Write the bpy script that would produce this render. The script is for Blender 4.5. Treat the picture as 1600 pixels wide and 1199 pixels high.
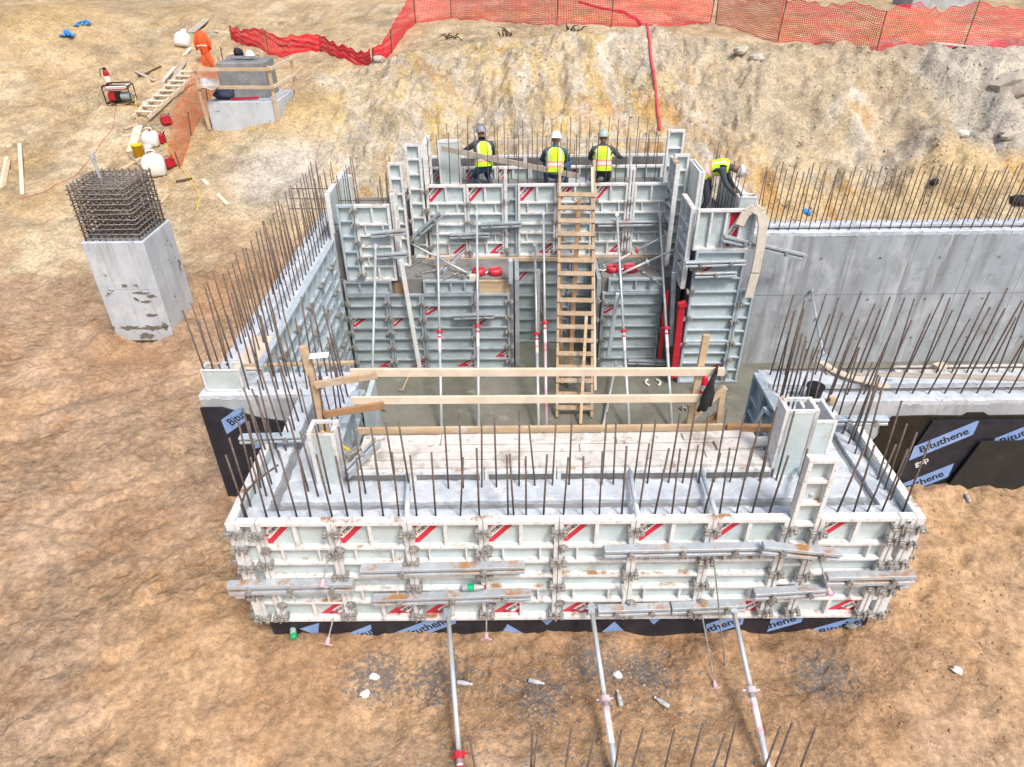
import bpy, bmesh, math, random
import numpy as np
from mathutils import Vector, Matrix, Euler
random.seed(7)
for o in list(bpy.data.objects): bpy.data.objects.remove(o)
S = bpy.context.scene
C = S.collection
R = math.radians
# ------------------------------------------------------------ camera
cd = bpy.data.cameras.new('camera'); cam = bpy.data.objects.new('camera', cd); C.objects.link(cam)
cd.lens = 24.0; cd.sensor_width = 36.0; cd.clip_start = 0.05; cd.clip_end = 800
cam.matrix_world = Matrix(((0.999943, 0.009488, 0.004913, 0.0000), (-0.001156, 0.553238, -0.833022, -5.1300), (-0.010622, 0.832969, 0.553218, 7.0000), (0, 0, 0, 1)))
S.camera = cam
# ------------------------------------------------------------ sky, sun, exposure (bright overcast)
W = bpy.data.worlds.new('World'); S.world = W; W.use_nodes = True
nt = W.node_tree; bg = nt.nodes['Background']
sky = nt.nodes.new('ShaderNodeTexSky'); sky.sky_type = 'NISHITA'; sky.sun_disc = False
SUN_EL, SUN_AZ = R(56), R(148)
sky.sun_elevation = SUN_EL; sky.sun_rotation = SUN_AZ; sky.air_density = 1.0; sky.dust_density = 6.0; sky.ozone_density = 0.6
nt.links.new(sky.outputs[0], bg.inputs[0]); bg.inputs[1].default_value = 0.11
sd = bpy.data.lights.new('sun', 'SUN'); sun = bpy.data.objects.new('sun', sd); C.objects.link(sun)
sd.energy = 1.5; sd.angle = R(11); sd.color = (1.0, 0.97, 0.93)
sdir = Vector((math.sin(SUN_AZ)*math.cos(SUN_EL), math.cos(SUN_AZ)*math.cos(SUN_EL), math.sin(SUN_EL)))
sun.rotation_euler = sdir.to_track_quat('Z', 'Y').to_euler(); sun.location = (0, 0, 30)
S.view_settings.view_transform = 'Standard'; S.view_settings.look = 'None'; S.view_settings.gamma = 1.0
S.view_settings.use_curve_mapping = False
S.view_settings.exposure = 0.65
S.cycles.max_bounces = 5; S.cycles.diffuse_bounces = 3; S.cycles.glossy_bounces = 2; S.cycles.transmission_bounces = 2; S.cycles.caustics_reflective = False; S.cycles.caustics_refractive = False

# ------------------------------------------------------------ materials
MATS = {}
def mat(name, c1, c2=None, scale=6.0, rough=0.75, metal=0.0, bump=0.0, bscale=30.0, lo=.38, hi=.64, dirts=(), spec=0.4, wet=None, stretch=None):
    """dirts: (colour, noise scale, low, high, up-only, lowest normal z) layers of dirt, splatter or rust"""
    m = bpy.data.materials.new(name); m.use_nodes = True; t = m.node_tree; N = t.nodes; L = t.links
    b = N['Principled BSDF']; b.inputs['Roughness'].default_value = rough; b.inputs['Metallic'].default_value = metal
    b.inputs['Specular IOR Level'].default_value = spec
    geo = N.new('ShaderNodeNewGeometry'); pos = geo.outputs['Position']
    if stretch:
        vm = N.new('ShaderNodeVectorMath'); vm.operation = 'MULTIPLY'; L.new(pos, vm.inputs[0]); vm.inputs[1].default_value = stretch; pos0 = vm.outputs[0]
    else: pos0 = pos
    def noise(sc, p=None, det=3, ro=.6):
        n = N.new('ShaderNodeTexNoise'); n.inputs['Scale'].default_value = sc; n.inputs['Detail'].default_value = det; n.inputs['Roughness'].default_value = ro
        L.new(p or pos, n.inputs['Vector']); return n.outputs['Fac']
    def ramp(fac, a, bb):
        r = N.new('ShaderNodeMapRange'); r.inputs['From Min'].default_value = a; r.inputs['From Max'].default_value = bb; L.new(fac, r.inputs['Value']); return r.outputs['Result']
    def mix(fac, a, bb):
        x = N.new('ShaderNodeMix'); x.data_type = 'RGBA'
        if isinstance(fac, float): x.inputs[0].default_value = fac
        else: L.new(fac, x.inputs[0])
        for s, v in ((6, a), (7, bb)):
            if isinstance(v, tuple): x.inputs[s].default_value = (*v, 1)
            else: L.new(v, x.inputs[s])
        return x.outputs[2]
    col = tuple(c1)
    if c2: col = mix(ramp(noise(scale, pos0), lo, hi), tuple(c1), tuple(c2))
    for dc, ds, a, bb, up in dirts:
        if up == 'v':
            vs_ = N.new('ShaderNodeVectorMath'); vs_.operation = 'MULTIPLY'; L.new(pos, vs_.inputs[0]); vs_.inputs[1].default_value = (1, 1, .10); f = ramp(noise(ds, vs_.outputs[0], 5, .65), a, bb)
        else: f = ramp(noise(ds, det=5, ro=.68), a, bb)
        if up is True:
            sx = N.new('ShaderNodeSeparateXYZ'); L.new(geo.outputs['Normal'], sx.inputs[0])
            ml = N.new('ShaderNodeMath'); ml.operation = 'MULTIPLY'; L.new(ramp(sx.outputs[2], .5, .9), ml.inputs[0]); L.new(f, ml.inputs[1]); f = ml.outputs[0]
        col = mix(f, col, tuple(dc))
    if isinstance(col, tuple): b.inputs['Base Color'].default_value = (*col, 1)
    else: L.new(col, b.inputs['Base Color'])
    if wet: # patches of standing water: (noise scale, low, high, roughness wet)
        rr = N.new('ShaderNodeMapRange'); L.new(noise(wet[0]), rr.inputs['Value']); rr.inputs['From Min'].default_value = wet[1]; rr.inputs['From Max'].default_value = wet[2]
        rr.inputs['To Min'].default_value = wet[3]; rr.inputs['To Max'].default_value = rough; L.new(rr.outputs[0], b.inputs['Roughness'])
    if bump:
        bn = N.new('ShaderNodeBump'); bn.inputs['Strength'].default_value = bump; bn.inputs['Distance'].default_value = 0.02
        L.new(noise(bscale, det=3, ro=.7), bn.inputs['Height']); L.new(bn.outputs[0], b.inputs['Normal'])
    MATS[name] = m; return m
MUD = (.36, .205, .105); CRUD = (.44, .43, .41); RUST = (.33, .14, .05)
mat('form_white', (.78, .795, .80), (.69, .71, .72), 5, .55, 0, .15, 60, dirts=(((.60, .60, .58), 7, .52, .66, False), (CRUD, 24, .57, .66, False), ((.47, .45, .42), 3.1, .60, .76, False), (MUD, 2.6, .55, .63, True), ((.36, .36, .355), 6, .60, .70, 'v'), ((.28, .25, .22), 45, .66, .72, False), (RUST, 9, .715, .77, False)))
mat('form_blue', (.50, .585, .645), (.40, .48, .54), 4, .45, .15, .12, 50, dirts=(((.62, .65, .66), 11, .56, .72, False), (MUD, 3, .66, .78, True)))
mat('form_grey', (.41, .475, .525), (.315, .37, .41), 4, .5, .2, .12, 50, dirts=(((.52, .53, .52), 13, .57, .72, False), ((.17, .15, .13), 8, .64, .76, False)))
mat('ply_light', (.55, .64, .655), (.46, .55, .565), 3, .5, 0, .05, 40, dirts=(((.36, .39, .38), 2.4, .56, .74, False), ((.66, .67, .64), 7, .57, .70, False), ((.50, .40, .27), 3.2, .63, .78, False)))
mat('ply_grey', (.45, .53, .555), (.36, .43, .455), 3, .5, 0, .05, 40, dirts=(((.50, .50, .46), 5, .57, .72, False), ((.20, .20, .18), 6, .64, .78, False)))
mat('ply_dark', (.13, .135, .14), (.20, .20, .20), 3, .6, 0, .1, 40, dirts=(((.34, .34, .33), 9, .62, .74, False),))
mat('waler_steel', (.50, .56, .62), (.41, .46, .515), 5, .42, .25, .12, 50, dirts=(((.62, .63, .62), 11, .54, .68, False), ((.46, .24, .10), 2.8, .51, .62, True)))
mat('galv', (.58, .62, .645), (.48, .52, .55), 8, .42, .3, .06, 60, dirts=(((.60, .60, .58), 20, .62, .72, False),))
mat('clamp_steel', (.34, .34, .33), (.24, .235, .225), 14, .6, .3, .2, 80, dirts=(((.55, .54, .52), 30, .54, .66, False),))
mat('rebar', (.12, .092, .08), (.19, .15, .13), 22, .8, .15, .2, 120, dirts=(((.34, .33, .32), 35, .66, .76, False),))
mat('cage_steel', (.28, .26, .25), (.17, .145, .13), 24, .75, .15, .2, 120, dirts=(((.42, .41, .40), 30, .56, .68, False),))
mat('conc_fresh', (.57, .63, .70), (.46, .51, .57), 1.8, .85, 0, .6, 30, dirts=(((.42, .445, .47), 5, .56, .72, False), ((.36, .37, .38), 34, .66, .74, False), ((.74, .76, .78), 4, .52, .68, False)))
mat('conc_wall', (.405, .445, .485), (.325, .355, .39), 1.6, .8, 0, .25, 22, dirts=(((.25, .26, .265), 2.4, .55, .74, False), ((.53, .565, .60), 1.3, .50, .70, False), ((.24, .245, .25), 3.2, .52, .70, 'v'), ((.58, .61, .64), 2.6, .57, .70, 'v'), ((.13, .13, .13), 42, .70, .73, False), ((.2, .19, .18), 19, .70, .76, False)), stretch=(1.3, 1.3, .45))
mat('conc_pier', (.54, .60, .665), (.45, .495, .545), 2.0, .8, 0, .25, 25, dirts=(((.36, .375, .39), 3.5, .56, .72, 'v'), ((.20, .19, .17), 3.4, .628, .645, False), ((.12, .12, .12), 40, .70, .73, False), ((.60, .62, .63), 2.5, .55, .7, False)))
mat('conc_floor', (.225, .225, .19), (.165, .168, .135), .9, .45, 0, .08, 25, dirts=(((.135, .135, .105), .55, .50, .66, False), ((.36, .355, .33), 1.7, .60, .76, False)), wet=(.6, .42, .55, .10))
mat('spall', (.15, .135, .115), (.22, .20, .175), 20, .9, 0, .6, 60)
mat('conc_wet', (.27, .285, .30), (.20, .21, .22), 3, .5, 0, .3, 30, dirts=(((.42, .44, .46), 9, .58, .7, False),))
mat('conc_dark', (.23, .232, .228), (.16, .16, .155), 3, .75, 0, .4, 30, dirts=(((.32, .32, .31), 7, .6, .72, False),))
mat('lumber', (.60, .455, .30), (.48, .345, .215), 5, .75, 0, .12, 50, dirts=(((.40, .34, .27), 2.5, .54, .70, False), ((.42, .28, .16), 16, .66, .76, False), ((.62, .58, .52), 4, .56, .72, False)), stretch=(.4, 2, 2))
mat('lumber_worn', (.46, .345, .235), (.34, .25, .165), 5, .8, 0, .15, 50, dirts=(((.48, .43, .37), 3, .54, .70, False), ((.26, .18, .11), 9, .62, .74, False)))
mat('lumber_pale', (.72, .63, .51), (.63, .52, .385), 4, .78, 0, .12, 50, dirts=(((.60, .58, .55), 4, .54, .72, False),))
mat('lumber_old', (.47, .42, .36), (.37, .32, .27), 5, .85, 0, .2, 50)
mat('lumber_brown', (.42, .25, .13), (.33, .185, .09), 5, .8, 0, .15, 50)
mat('plank_white', (.66, .65, .63), (.56, .535, .505), 5, .85, 0, .3, 45, dirts=(((.38, .34, .30), 1.6, .52, .66, False), ((.30, .25, .21), 7, .58, .68, False), ((.80, .80, .79), 5, .54, .68, False)))
mat('membrane', (.016, .018, .028), (.026, .03, .042), 6, .42, 0, .25, 30, dirts=(((.12, .125, .14), 14, .70, .78, False),))
mat('board_black', (.020, .020, .021), (.028, .028, .029), 5, .7, 0, .1, 60, dirts=(((.09, .08, .07), 5, .64, .78, False),))
mat('mastic', (.012, .011, .010), (.02, .018, .015), 8, .5, 0, .4, 30)
mat('film_blue', (.20, .34, .66), (.26, .40, .70), 8, .4, 0, .1, 40, dirts=(((.40, .47, .62), 12, .64, .75, False),))
mat('ink_black', (.02, .022, .03), None, rough=.5)
mat('ink_white', (.70, .72, .74), None, rough=.5)
mat('sticker_red', (.60, .028, .06), (.52, .03, .055), 9, .5, dirts=(((.62, .50, .48), 17, .66, .76, False),))
mat('sticker_white', (.76, .75, .74), None, rough=.5)
mat('paint_red', (.58, .022, .045), (.48, .02, .04), 9, .45, dirts=(((.6, .5, .48), 14, .64, .72, False),))
mat('paint_pink', (.72, .30, .36), (.70, .42, .46), 12, .5)
mat('tube_pinkish', (.56, .50, .52), (.62, .24, .30), 4, .45, .2, lo=.50, hi=.62)
mat('band_pale', (.74, .70, .70), (.68, .36, .40), 9, .5, lo=.52, hi=.64)
mat('plastic_pink', (.72, .45, .50), (.66, .42, .46), 12, .6)
mat('net_red', (.78, .018, .045), (.70, .03, .05), 3, .6)
mat('net_orange', (.85, .17, .045), (.80, .20, .06), 3, .6)
mat('cloth_orange', (.86, .11, .02), (.75, .10, .03), 4, .8)
mat('cloth_blue', (.03, .24, .66), (.04, .30, .72), 4, .6)
mat('cloth_black', (.018, .018, .022), (.03, .03, .036), 8, .85)
mat('cloth_navy', (.035, .045, .085), (.05, .06, .10), 8, .85)
mat('plastic_white', (.80, .80, .77), (.74, .74, .70), 5, .4)
mat('plastic_yellow', (.80, .52, .02), None, rough=.4)
mat('plastic_red', (.36, .012, .02), None, rough=.4)
mat('plastic_black', (.015, .015, .015), None, rough=.4)
mat('plastic_grey', (.5, .5, .5), (.42, .42, .42), 8, rough=.5)
mat('plastic_green', (.01, .42, .17), None, rough=.25)
mat('bottle_clear', (.50, .52, .54), (.36, .38, .40), 20, .2)
mat('chrome', (.6, .6, .6), None, rough=.25, metal=.9)
mat('hose_red', (.62, .07, .10), (.55, .08, .10), 8, .6)
mat('hose_cream', (.72, .66, .57), (.64, .57, .48), 8, .75)
mat('cord_yellow', (.75, .56, .05), None, rough=.6)
mat('skin', (.28, .15, .095), None, rough=.55)
mat('denim', (.045, .085, .17), (.06, .11, .20), 9, .9)
mat('jeans_dark', (.035, .038, .055), (.05, .052, .07), 9, .9)
mat('shirt_dark', (.055, .062, .075), (.075, .082, .095), 9, .9)
mat('shirt_teal', (.045, .11, .15), (.06, .13, .17), 9, .9)
mat('boot', (.16, .095, .05), (.12, .07, .04), 9, .8)
mat('glove_tan', (.45, .27, .12), None, rough=.85)
mat('vest_yellow', (.60, .92, .03), (.52, .84, .03), 9, .75)
mat('vest_tape', (.80, .72, .66), None, rough=.4)
mat('vest_band', (.85, .36, .22), None, rough=.6)
mat('hat_white', (.80, .81, .80), None, rough=.35)
mat('hat_green', (.30, .46, .42), (.50, .58, .56), 14, .35)
mat('hat_teal', (.13, .24, .26), (.45, .28, .42), 16, .35, lo=.46, hi=.6)
mat('hat_silver', (.45, .46, .48), (.62, .63, .64), 14, .3)
mat('hair', (.012, .010, .009), None, rough=.8)
mat('stone', (.50, .46, .40), (.40, .36, .31), 9, .9, 0, .5, 30)
mat('stone_dark', (.20, .195, .19), (.28, .27, .26), 9, .9, 0, .5, 30)
mat('stone_pale', (.50, .425, .305), (.42, .36, .27), 3, .95, 0, .4, 30)
mat('clod', (.42, .285, .175), (.33, .215, .125), 5, .95, 0, .5, 30)
mat('root', (.11, .075, .05), (.16, .11, .07), 9, .95)

# ------------------------------------------------------------ mesh helpers
class MB:
    """collects shapes for one mesh"""
    def __init__(s): s.v = []; s.f = []; s.m = []
    def add(s, vs, fs, mi=0):
        o = len(s.v); s.v += [tuple(x) for x in vs]; s.f += [tuple(i+o for i in q) for q in fs]; s.m += [mi]*len(fs); return s
    def box(s, a, b, mi=0, M=None):
        x0, y0, z0 = a; x1, y1, z1 = b
        vs = [(x0,y0,z0),(x1,y0,z0),(x1,y1,z0),(x0,y1,z0),(x0,y0,z1),(x1,y0,z1),(x1,y1,z1),(x0,y1,z1)]
        if M is not None: vs = [M @ Vector(v) for v in vs]
        return s.add(vs, [(3,2,1,0),(4,5,6,7),(0,1,5,4),(1,2,6,5),(2,3,7,6),(3,0,4,7)], mi)
    def bar(s, p, q, w, h, mi=0, up=(0,0,1), taper=0.0):
        """rectangular bar from p to q: w across, h along up"""
        p = Vector(p); q = Vector(q); d = (q-p).normalized(); u = Vector(up)
        x = d.cross(u)
        if x.length < 1e-4: x = d.cross(Vector((0,1,0)))
        x.normalize(); u = x.cross(d).normalized()
        vs = [c + x*(sx*w/2) + u*(sz*h/2) for c in (p, q) for sx, sz in ((-1,-1),(1,-1),(1,1),(-1,1))]
        return s.add(vs, [(0,1,2,3),(7,6,5,4),(0,4,5,1),(1,5,6,2),(2,6,7,3),(3,7,4,0)], mi)
    def tube(s, pts, r, n=8, mi=0, caps=True):
        pts = [Vector(p) for p in pts]; rs = r if isinstance(r, (list, tuple)) else [r]*len(pts)
        rings = []; prev = None
        for i, p in enumerate(pts):
            d = (pts[min(i+1, len(pts)-1)] - pts[max(i-1, 0)]).normalized()
            a = prev if prev is not None else (Vector((0,0,1)) if abs(d.z) < .9 else Vector((1,0,0)))
            x = (a - d*a.dot(d)).normalized(); prev = x; y = d.cross(x)
            rings.append([p + (x*math.cos(2*math.pi*k/n) + y*math.sin(2*math.pi*k/n))*rs[i] for k in range(n)])
        vs = [v for g in rings for v in g]; fs = []
        for i in range(len(pts)-1):
            for k in range(n):
                k2 = (k+1) % n; fs.append((i*n+k, i*n+k2, (i+1)*n+k2, (i+1)*n+k))
        if caps: fs.append(tuple(range(n-1, -1, -1))); fs.append(tuple((len(pts)-1)*n+k for k in range(n)))
        return s.add(vs, fs, mi)
    def lathe(s, prof, n=16, c=(0,0,0), M=None, mi=0, sx=1, sy=1):
        """prof: (radius, z) from bottom to top"""
        vs = []; fs = []
        for r, z in prof:
            for k in range(n):
                v = Vector((r*sx*math.cos(2*math.pi*k/n), r*sy*math.sin(2*math.pi*k/n), z))
                if M is not None: v = M @ v
                vs.append(v + Vector(c))
        for i in range(len(prof)-1):
            for k in range(n):
                k2 = (k+1) % n; fs.append((i*n+k, i*n+k2, (i+1)*n+k2, (i+1)*n+k))
        fs.append(tuple(range(n-1, -1, -1))); fs.append(tuple((len(prof)-1)*n+k for k in range(n)))
        return s.add(vs, fs, mi)
    def prism(s, poly, z0, z1, mi=0):
        n = len(poly)
        return s.add([(x, y, z0) for x, y in poly]+[(x, y, z1) for x, y in poly],
                     [tuple(range(n-1, -1, -1)), tuple(range(n, 2*n))]+[(i, (i+1) % n, n+(i+1) % n, n+i) for i in range(n)], mi)
    def mesh(s, name, mats, smooth=False, bevel=0, origin=None):
        me = bpy.data.meshes.new(name)
        vs = s.v if origin is None else [(x-origin[0], y-origin[1], z-origin[2]) for x, y, z in s.v]
        me.from_pydata([tuple(v) for v in vs], [], s.f)
        for m in ([mats] if isinstance(mats, str) else mats): me.materials.append(MATS[m])
        me.polygons.foreach_set('material_index', s.m)
        if bevel:
            b = bmesh.new(); b.from_mesh(me); bmesh.ops.bevel(b, geom=list(b.edges), offset=bevel, segments=1, affect='EDGES', profile=.5); b.to_mesh(me); b.free()
        if smooth: me.polygons.foreach_set('use_smooth', [True]*len(me.polygons))
        me.update(); return me
def link(name, me, parent=None, loc=(0,0,0), rot=(0,0,0)):
    o = bpy.data.objects.new(name, me); C.objects.link(o); o.location = loc; o.rotation_euler = rot
    if parent is not None: o.parent = parent
    return o
LABELS = {}
def tag(o, label, cat, group=None, kind=None):
    if label: o['label'] = label
    if cat: o['category'] = cat
    if group: o['group'] = group
    if kind: o['kind'] = kind
    return o
def thing(name, label, cat, loc=(0,0,0), rz=0.0, group=None, rot=None):
    return tag(link(name, None, None, loc, rot or (0,0,rz)), label, cat, group)
def part(name, mb, m, parent, world=False, smooth=False, bevel=0, loc=(0,0,0)):
    org = tuple(parent.location) if world else None
    return link(name, mb.mesh(name, m, smooth, bevel, org), parent, loc)
def single(name, mb, m, label, cat, origin=(0,0,0), group=None, smooth=False, bevel=0, kind=None):
    return tag(link(name, mb.mesh(name, m, smooth, bevel, origin), None, origin), label, cat, group, kind)
def struct(name, mb, m): return tag(link(name, mb.mesh(name, m)), None, None, None, 'structure')
ORD = 'first second third fourth fifth sixth seventh eighth ninth tenth eleventh twelfth thirteenth fourteenth fifteenth sixteenth seventeenth eighteenth nineteenth'.split()
TENS = {2: 'twent', 3: 'thirt', 4: 'fort', 5: 'fift', 6: 'sixt'}
def nth(i):   # 1-based
    if i < 20: return ORD[i-1]
    t, u = divmod(i, 10); return TENS[t]+'ieth' if u == 0 else TENS[t]+'y-'+ORD[u-1]
def text_geo(txt, size, bold=0.0):
    cu = bpy.data.curves.new('t', 'FONT'); cu.body = txt; cu.size = size; cu.offset = bold; cu.align_x = 'CENTER'; cu.align_y = 'CENTER'; cu.resolution_u = 3
    o = bpy.data.objects.new('t', cu); C.objects.link(o); dg = bpy.context.evaluated_depsgraph_get(); me = o.evaluated_get(dg).to_mesh()
    vs = [tuple(v.co) for v in me.vertices]; fs = [tuple(p.vertices) for p in me.polygons]
    o.evaluated_get(dg).to_mesh_clear(); bpy.data.objects.remove(o); bpy.data.curves.remove(cu); return vs, fs

# ------------------------------------------------------------ terrain
TY = {-60: [(-150,0),(6,.1),(9,.4),(12,1.0),(15,1.7),(18,2.6),(22,3.5),(27,4.4),(40,5),(300,6)],
 -13: [(-150,0),(6,.05),(9,.3),(11.5,.85),(15,1.65),(18,2.6),(22,3.5),(27,4.4),(40,5),(300,6)],
 -8.5: [(-150,0),(8.5,.0),(10,.35),(12,1.0),(15,1.7),(17,2.2),(20,3.0),(24,3.8),(30,4.3),(300,6)],
 -5.2: [(-150,0),(9.5,.0),(11,.3),(13,1.05),(16,2.0),(19,3.0),(22,3.7),(30,4.3),(300,6)],
 -2: [(-150,-.12),(1,-.1),(11.8,.0),(13,.7),(16,2.1),(18.6,3.3),(20,3.75),(23,4.05),(30,4.3),(300,6)],
 2.5: [(-150,-.12),(1,-.1),(11.8,.0),(13,.7),(15.6,2.1),(18,3.3),(19.4,3.8),(22,4.1),(30,4.3),(300,6)],
 6: [(-150,-.05),(0,.02),(1.5,.28),(2.6,.33),(9,.1),(10.5,.0),(12.5,.5),(15.6,1.9),(18.2,3.3),(19.2,3.7),(22,4.0),(30,4.2),(300,6)],
 10: [(-150,0),(0,.05),(1.5,.28),(2.6,.33),(9,.1),(10,.0),(12,.3),(15,1.4),(17.2,3.0),(18.2,3.5),(22,3.9),(30,4.1),(300,6)],
 15: [(-150,0),(0,.05),(1.5,.28),(2.6,.33),(10,.3),(12,1.0),(15,2.2),(17.2,3.3),(18.2,3.6),(22,3.9),(30,4.1),(300,6)],
 60: [(-150,0),(2,.08),(10,.3),(12,1.0),(15,2.2),(17.2,3.3),(18.2,3.6),(22,3.9),(30,4.1),(300,6)]}
TX = sorted(TY)
BUMPS = [(-17.5, 23.5, 2.6, 1.1), (-6.1, 9.6, 1.3, .40), (-6.6, 17.0, 1.3, .35), (-7.7, 7.0, 1.0, -.18), (-7.0, 15.2, 1.1, .18), (4.6, 19.3, 1.2, .35), (0.9, 15.0, 1.3, .25), (-8.5, 7.25, .4, .30), (-6.95, 7.5, .4, .26), (-7.7, 9.0, .7, .3), (-4.0, .2, .7, .08), (4.8, .6, .6, .06), (3.2, 15.6, 1.0, -.3), (8.2, 16.2, 1.6, -.25), (12.0, 14.0, 1.2, .45), (-1.5, 16.5, .9, -.2)]
def terr(x, y):
    x = np.asarray(x, float); y = np.asarray(y, float)
    cols = np.array([np.interp(y, [p[0] for p in TY[k]], [p[1] for p in TY[k]]) for k in TX])
    i = np.clip(np.searchsorted(TX, x)-1, 0, len(TX)-2); tx = np.array(TX, float)
    t = (x-tx[i])/(tx[i+1]-tx[i]); t = np.clip(t, 0, 1); t = t*t*(3-2*t)
    z = np.take_along_axis(cols, i[None], 0)[0]*(1-t)+np.take_along_axis(cols, (i+1)[None], 0)[0]*t
    for bx, by, br, bh in BUMPS: z = z+bh*np.exp(-((x-bx)**2+(y-by)**2)/br**2)
    return z
def gz(x, y): return float(terr(np.array([x]), np.array([y]))[0])
_rng = np.random.RandomState(3); _LAT = _rng.rand(256, 256)
def vnoise(x, y):
    xi = np.floor(x).astype(int); yi = np.floor(y).astype(int); fx = x-xi; fy = y-yi; fx = fx*fx*(3-2*fx); fy = fy*fy*(3-2*fy)
    g = lambda a, b: _LAT[a % 256, b % 256]
    return (g(xi,yi)*(1-fx)+g(xi+1,yi)*fx)*(1-fy)+(g(xi,yi+1)*(1-fx)+g(xi+1,yi+1)*fx)*fy
def fbm(x, y, o=5, g=.55):
    a = 1; s = 0; t = 0
    for k in range(o): s = s+a*vnoise(x*2**k+17.3*k, y*2**k+9.1*k); t += a; a *= g
    return s/t
def axis(fine0, fine1, step, far0, far1):
    a = list(np.arange(fine0, fine1+1e-6, step)); d = step
    while a[-1] < far1: d *= 1.12; a.append(a[-1]+d)
    d = step
    while a[0] > far0: d *= 1.12; a.insert(0, a[0]-d)
    return np.array(a)
def axis2(segs, far0, far1):
    a = [segs[0][0]]
    for s0, s1, st in segs: a += list(np.linspace(s0, s1, int(round((s1-s0)/st))+1))[1:]
    d = segs[-1][2]
    while a[-1] < far1: d *= 1.13; a.append(a[-1]+d)
    d = segs[0][2]
    while a[0] > far0: d *= 1.13; a.insert(0, a[0]-d)
    return np.array(a)
gx = axis2([(-14, -9.5, .09), (-9.5, 7.5, .05), (7.5, 14, .085)], -260, 260); gy = axis2([(-2.2, 8.8, .05), (8.8, 20.6, .075)], -200, 320)
XX, YY = np.meshgrid(gx, gy); ZZ = terr(XX, YY)
sm = lambda a, b, v: np.clip((v-a)/(b-a), 0, 1)**2*(3-2*np.clip((v-a)/(b-a), 0, 1))
wob = fbm(XX*.35, YY*.35)
bank = sm(11.6, 13.2, YY+(wob-.5)*2)*(1-sm(19.0, 20.8, YY+(wob-.5)*2.5))*sm(-6.8, -4.6, XX+(YY-14)*.12+(wob-.5)*2)
mid = (1-bank)
rid = 1-np.abs(2*fbm(XX*.9+fbm(XX*.4, YY*.4)*2, YY*.45, 5)-1)
ZZ = ZZ+mid*((fbm(XX*.55, YY*.55)-.5)*.22+(fbm(XX*2.2+5, YY*2.2)-.5)*.16*(.35+.9*sm(.42, .6, fbm(XX*.8+30, YY*.8))))
rough_ = sm(.44, .60, fbm(XX*.45+11, YY*.45+3))
ZZ = ZZ+mid*(1-np.abs(2*fbm(XX*3.1+2, YY*3.1+6, 4)-1)-.72)*(.025+.055*rough_)+mid*(fbm(XX*6+1, YY*6, 3)-.5)*(.03+.07*rough_)
ZZ = ZZ+bank*(fbm(XX*6, YY*5, 4)-.5)*.22
ZZ = ZZ+bank*((fbm(XX*.5+40, YY*.3)-.5)*1.1+(rid-.6)*.68+(fbm(XX*2.6, YY*1.6+7, 5)-.5)*.30)
# vehicle tracks with cleat marks across the upper left ground
for (ax, ay, bx, by) in ((-24, 15, -9.5, 23.5), (-22.8, 13.8, -8.0, 22.3), (-17.5, 13.5, -11.5, 20), (-20, 22, -8, 25.5), (-19.6, 23, -8, 26.6)):
    ux, uy = bx-ax, by-ay; Lg = math.hypot(ux, uy); ux /= Lg; uy /= Lg
    s_ = (XX-ax)*ux+(YY-ay)*uy; d_ = -(XX-ax)*uy+(YY-ay)*ux+np.sin(s_*.4)*.25
    msk = np.exp(-(d_/.3)**4)*(s_ > 0)*(s_ < Lg)
    ZZ = ZZ+msk*(-.10+.06*np.sin(s_*2*math.pi/.34))
# machine ruts on the lower left
for (ax, ay, bx, by) in ((-10.5, 3.4, -5.0, 5.6), (-10.5, 4.4, -5.0, 6.4), (-9.0, 1.0, -4.6, 4.2)):
    ux, uy = bx-ax, by-ay; Lg = math.hypot(ux, uy); ux /= Lg; uy /= Lg
    s_ = (XX-ax)*ux+(YY-ay)*uy; d_ = -(XX-ax)*uy+(YY-ay)*ux+np.sin(s_*.8)*.3
    ZZ = ZZ+(-.05*np.exp(-(d_/.22)**2)*(1+.2*np.sin(s_*2*math.pi/.26))+.03*np.exp(-((np.abs(d_)-.36)/.11)**2)*(.5+fbm(XX*2+1, YY*2+3)))*sm(0, 1, s_)*(1-sm(Lg-1, Lg, s_))
near = np.exp(-((XX+.2)/5)**6)*np.exp(-((YY+.9)/1.0)**4)
ZZ = ZZ*(1-near*.35)+near*.35*(-.1)
# boot prints trodden into the near ground
_fr = np.random.RandomState(5)
for k in range(1500):
    cx = _fr.uniform(-10, 8.5); cy = _fr.uniform(-1.9, 10.5)
    if fbm(np.array([cx*.35+20]), np.array([cy*.35]))[0] < .46: continue
    i0, i1 = np.searchsorted(gx, (cx-.35, cx+.35)); j0, j1 = np.searchsorted(gy, (cy-.35, cy+.35)); an = _fr.uniform(0, 3.14)
    dx = XX[j0:j1, i0:i1]-cx; dy = YY[j0:j1, i0:i1]-cy; u = dx*math.cos(an)+dy*math.sin(an); v = -dx*math.sin(an)+dy*math.cos(an)
    rr_ = np.sqrt((u/.17)**2+(v/.075)**2); ZZ[j0:j1, i0:i1] += _fr.uniform(.5, 1.2)*(-.030*np.exp(-rr_**4)+.014*np.exp(-((rr_-1.35)/.3)**2))
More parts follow.
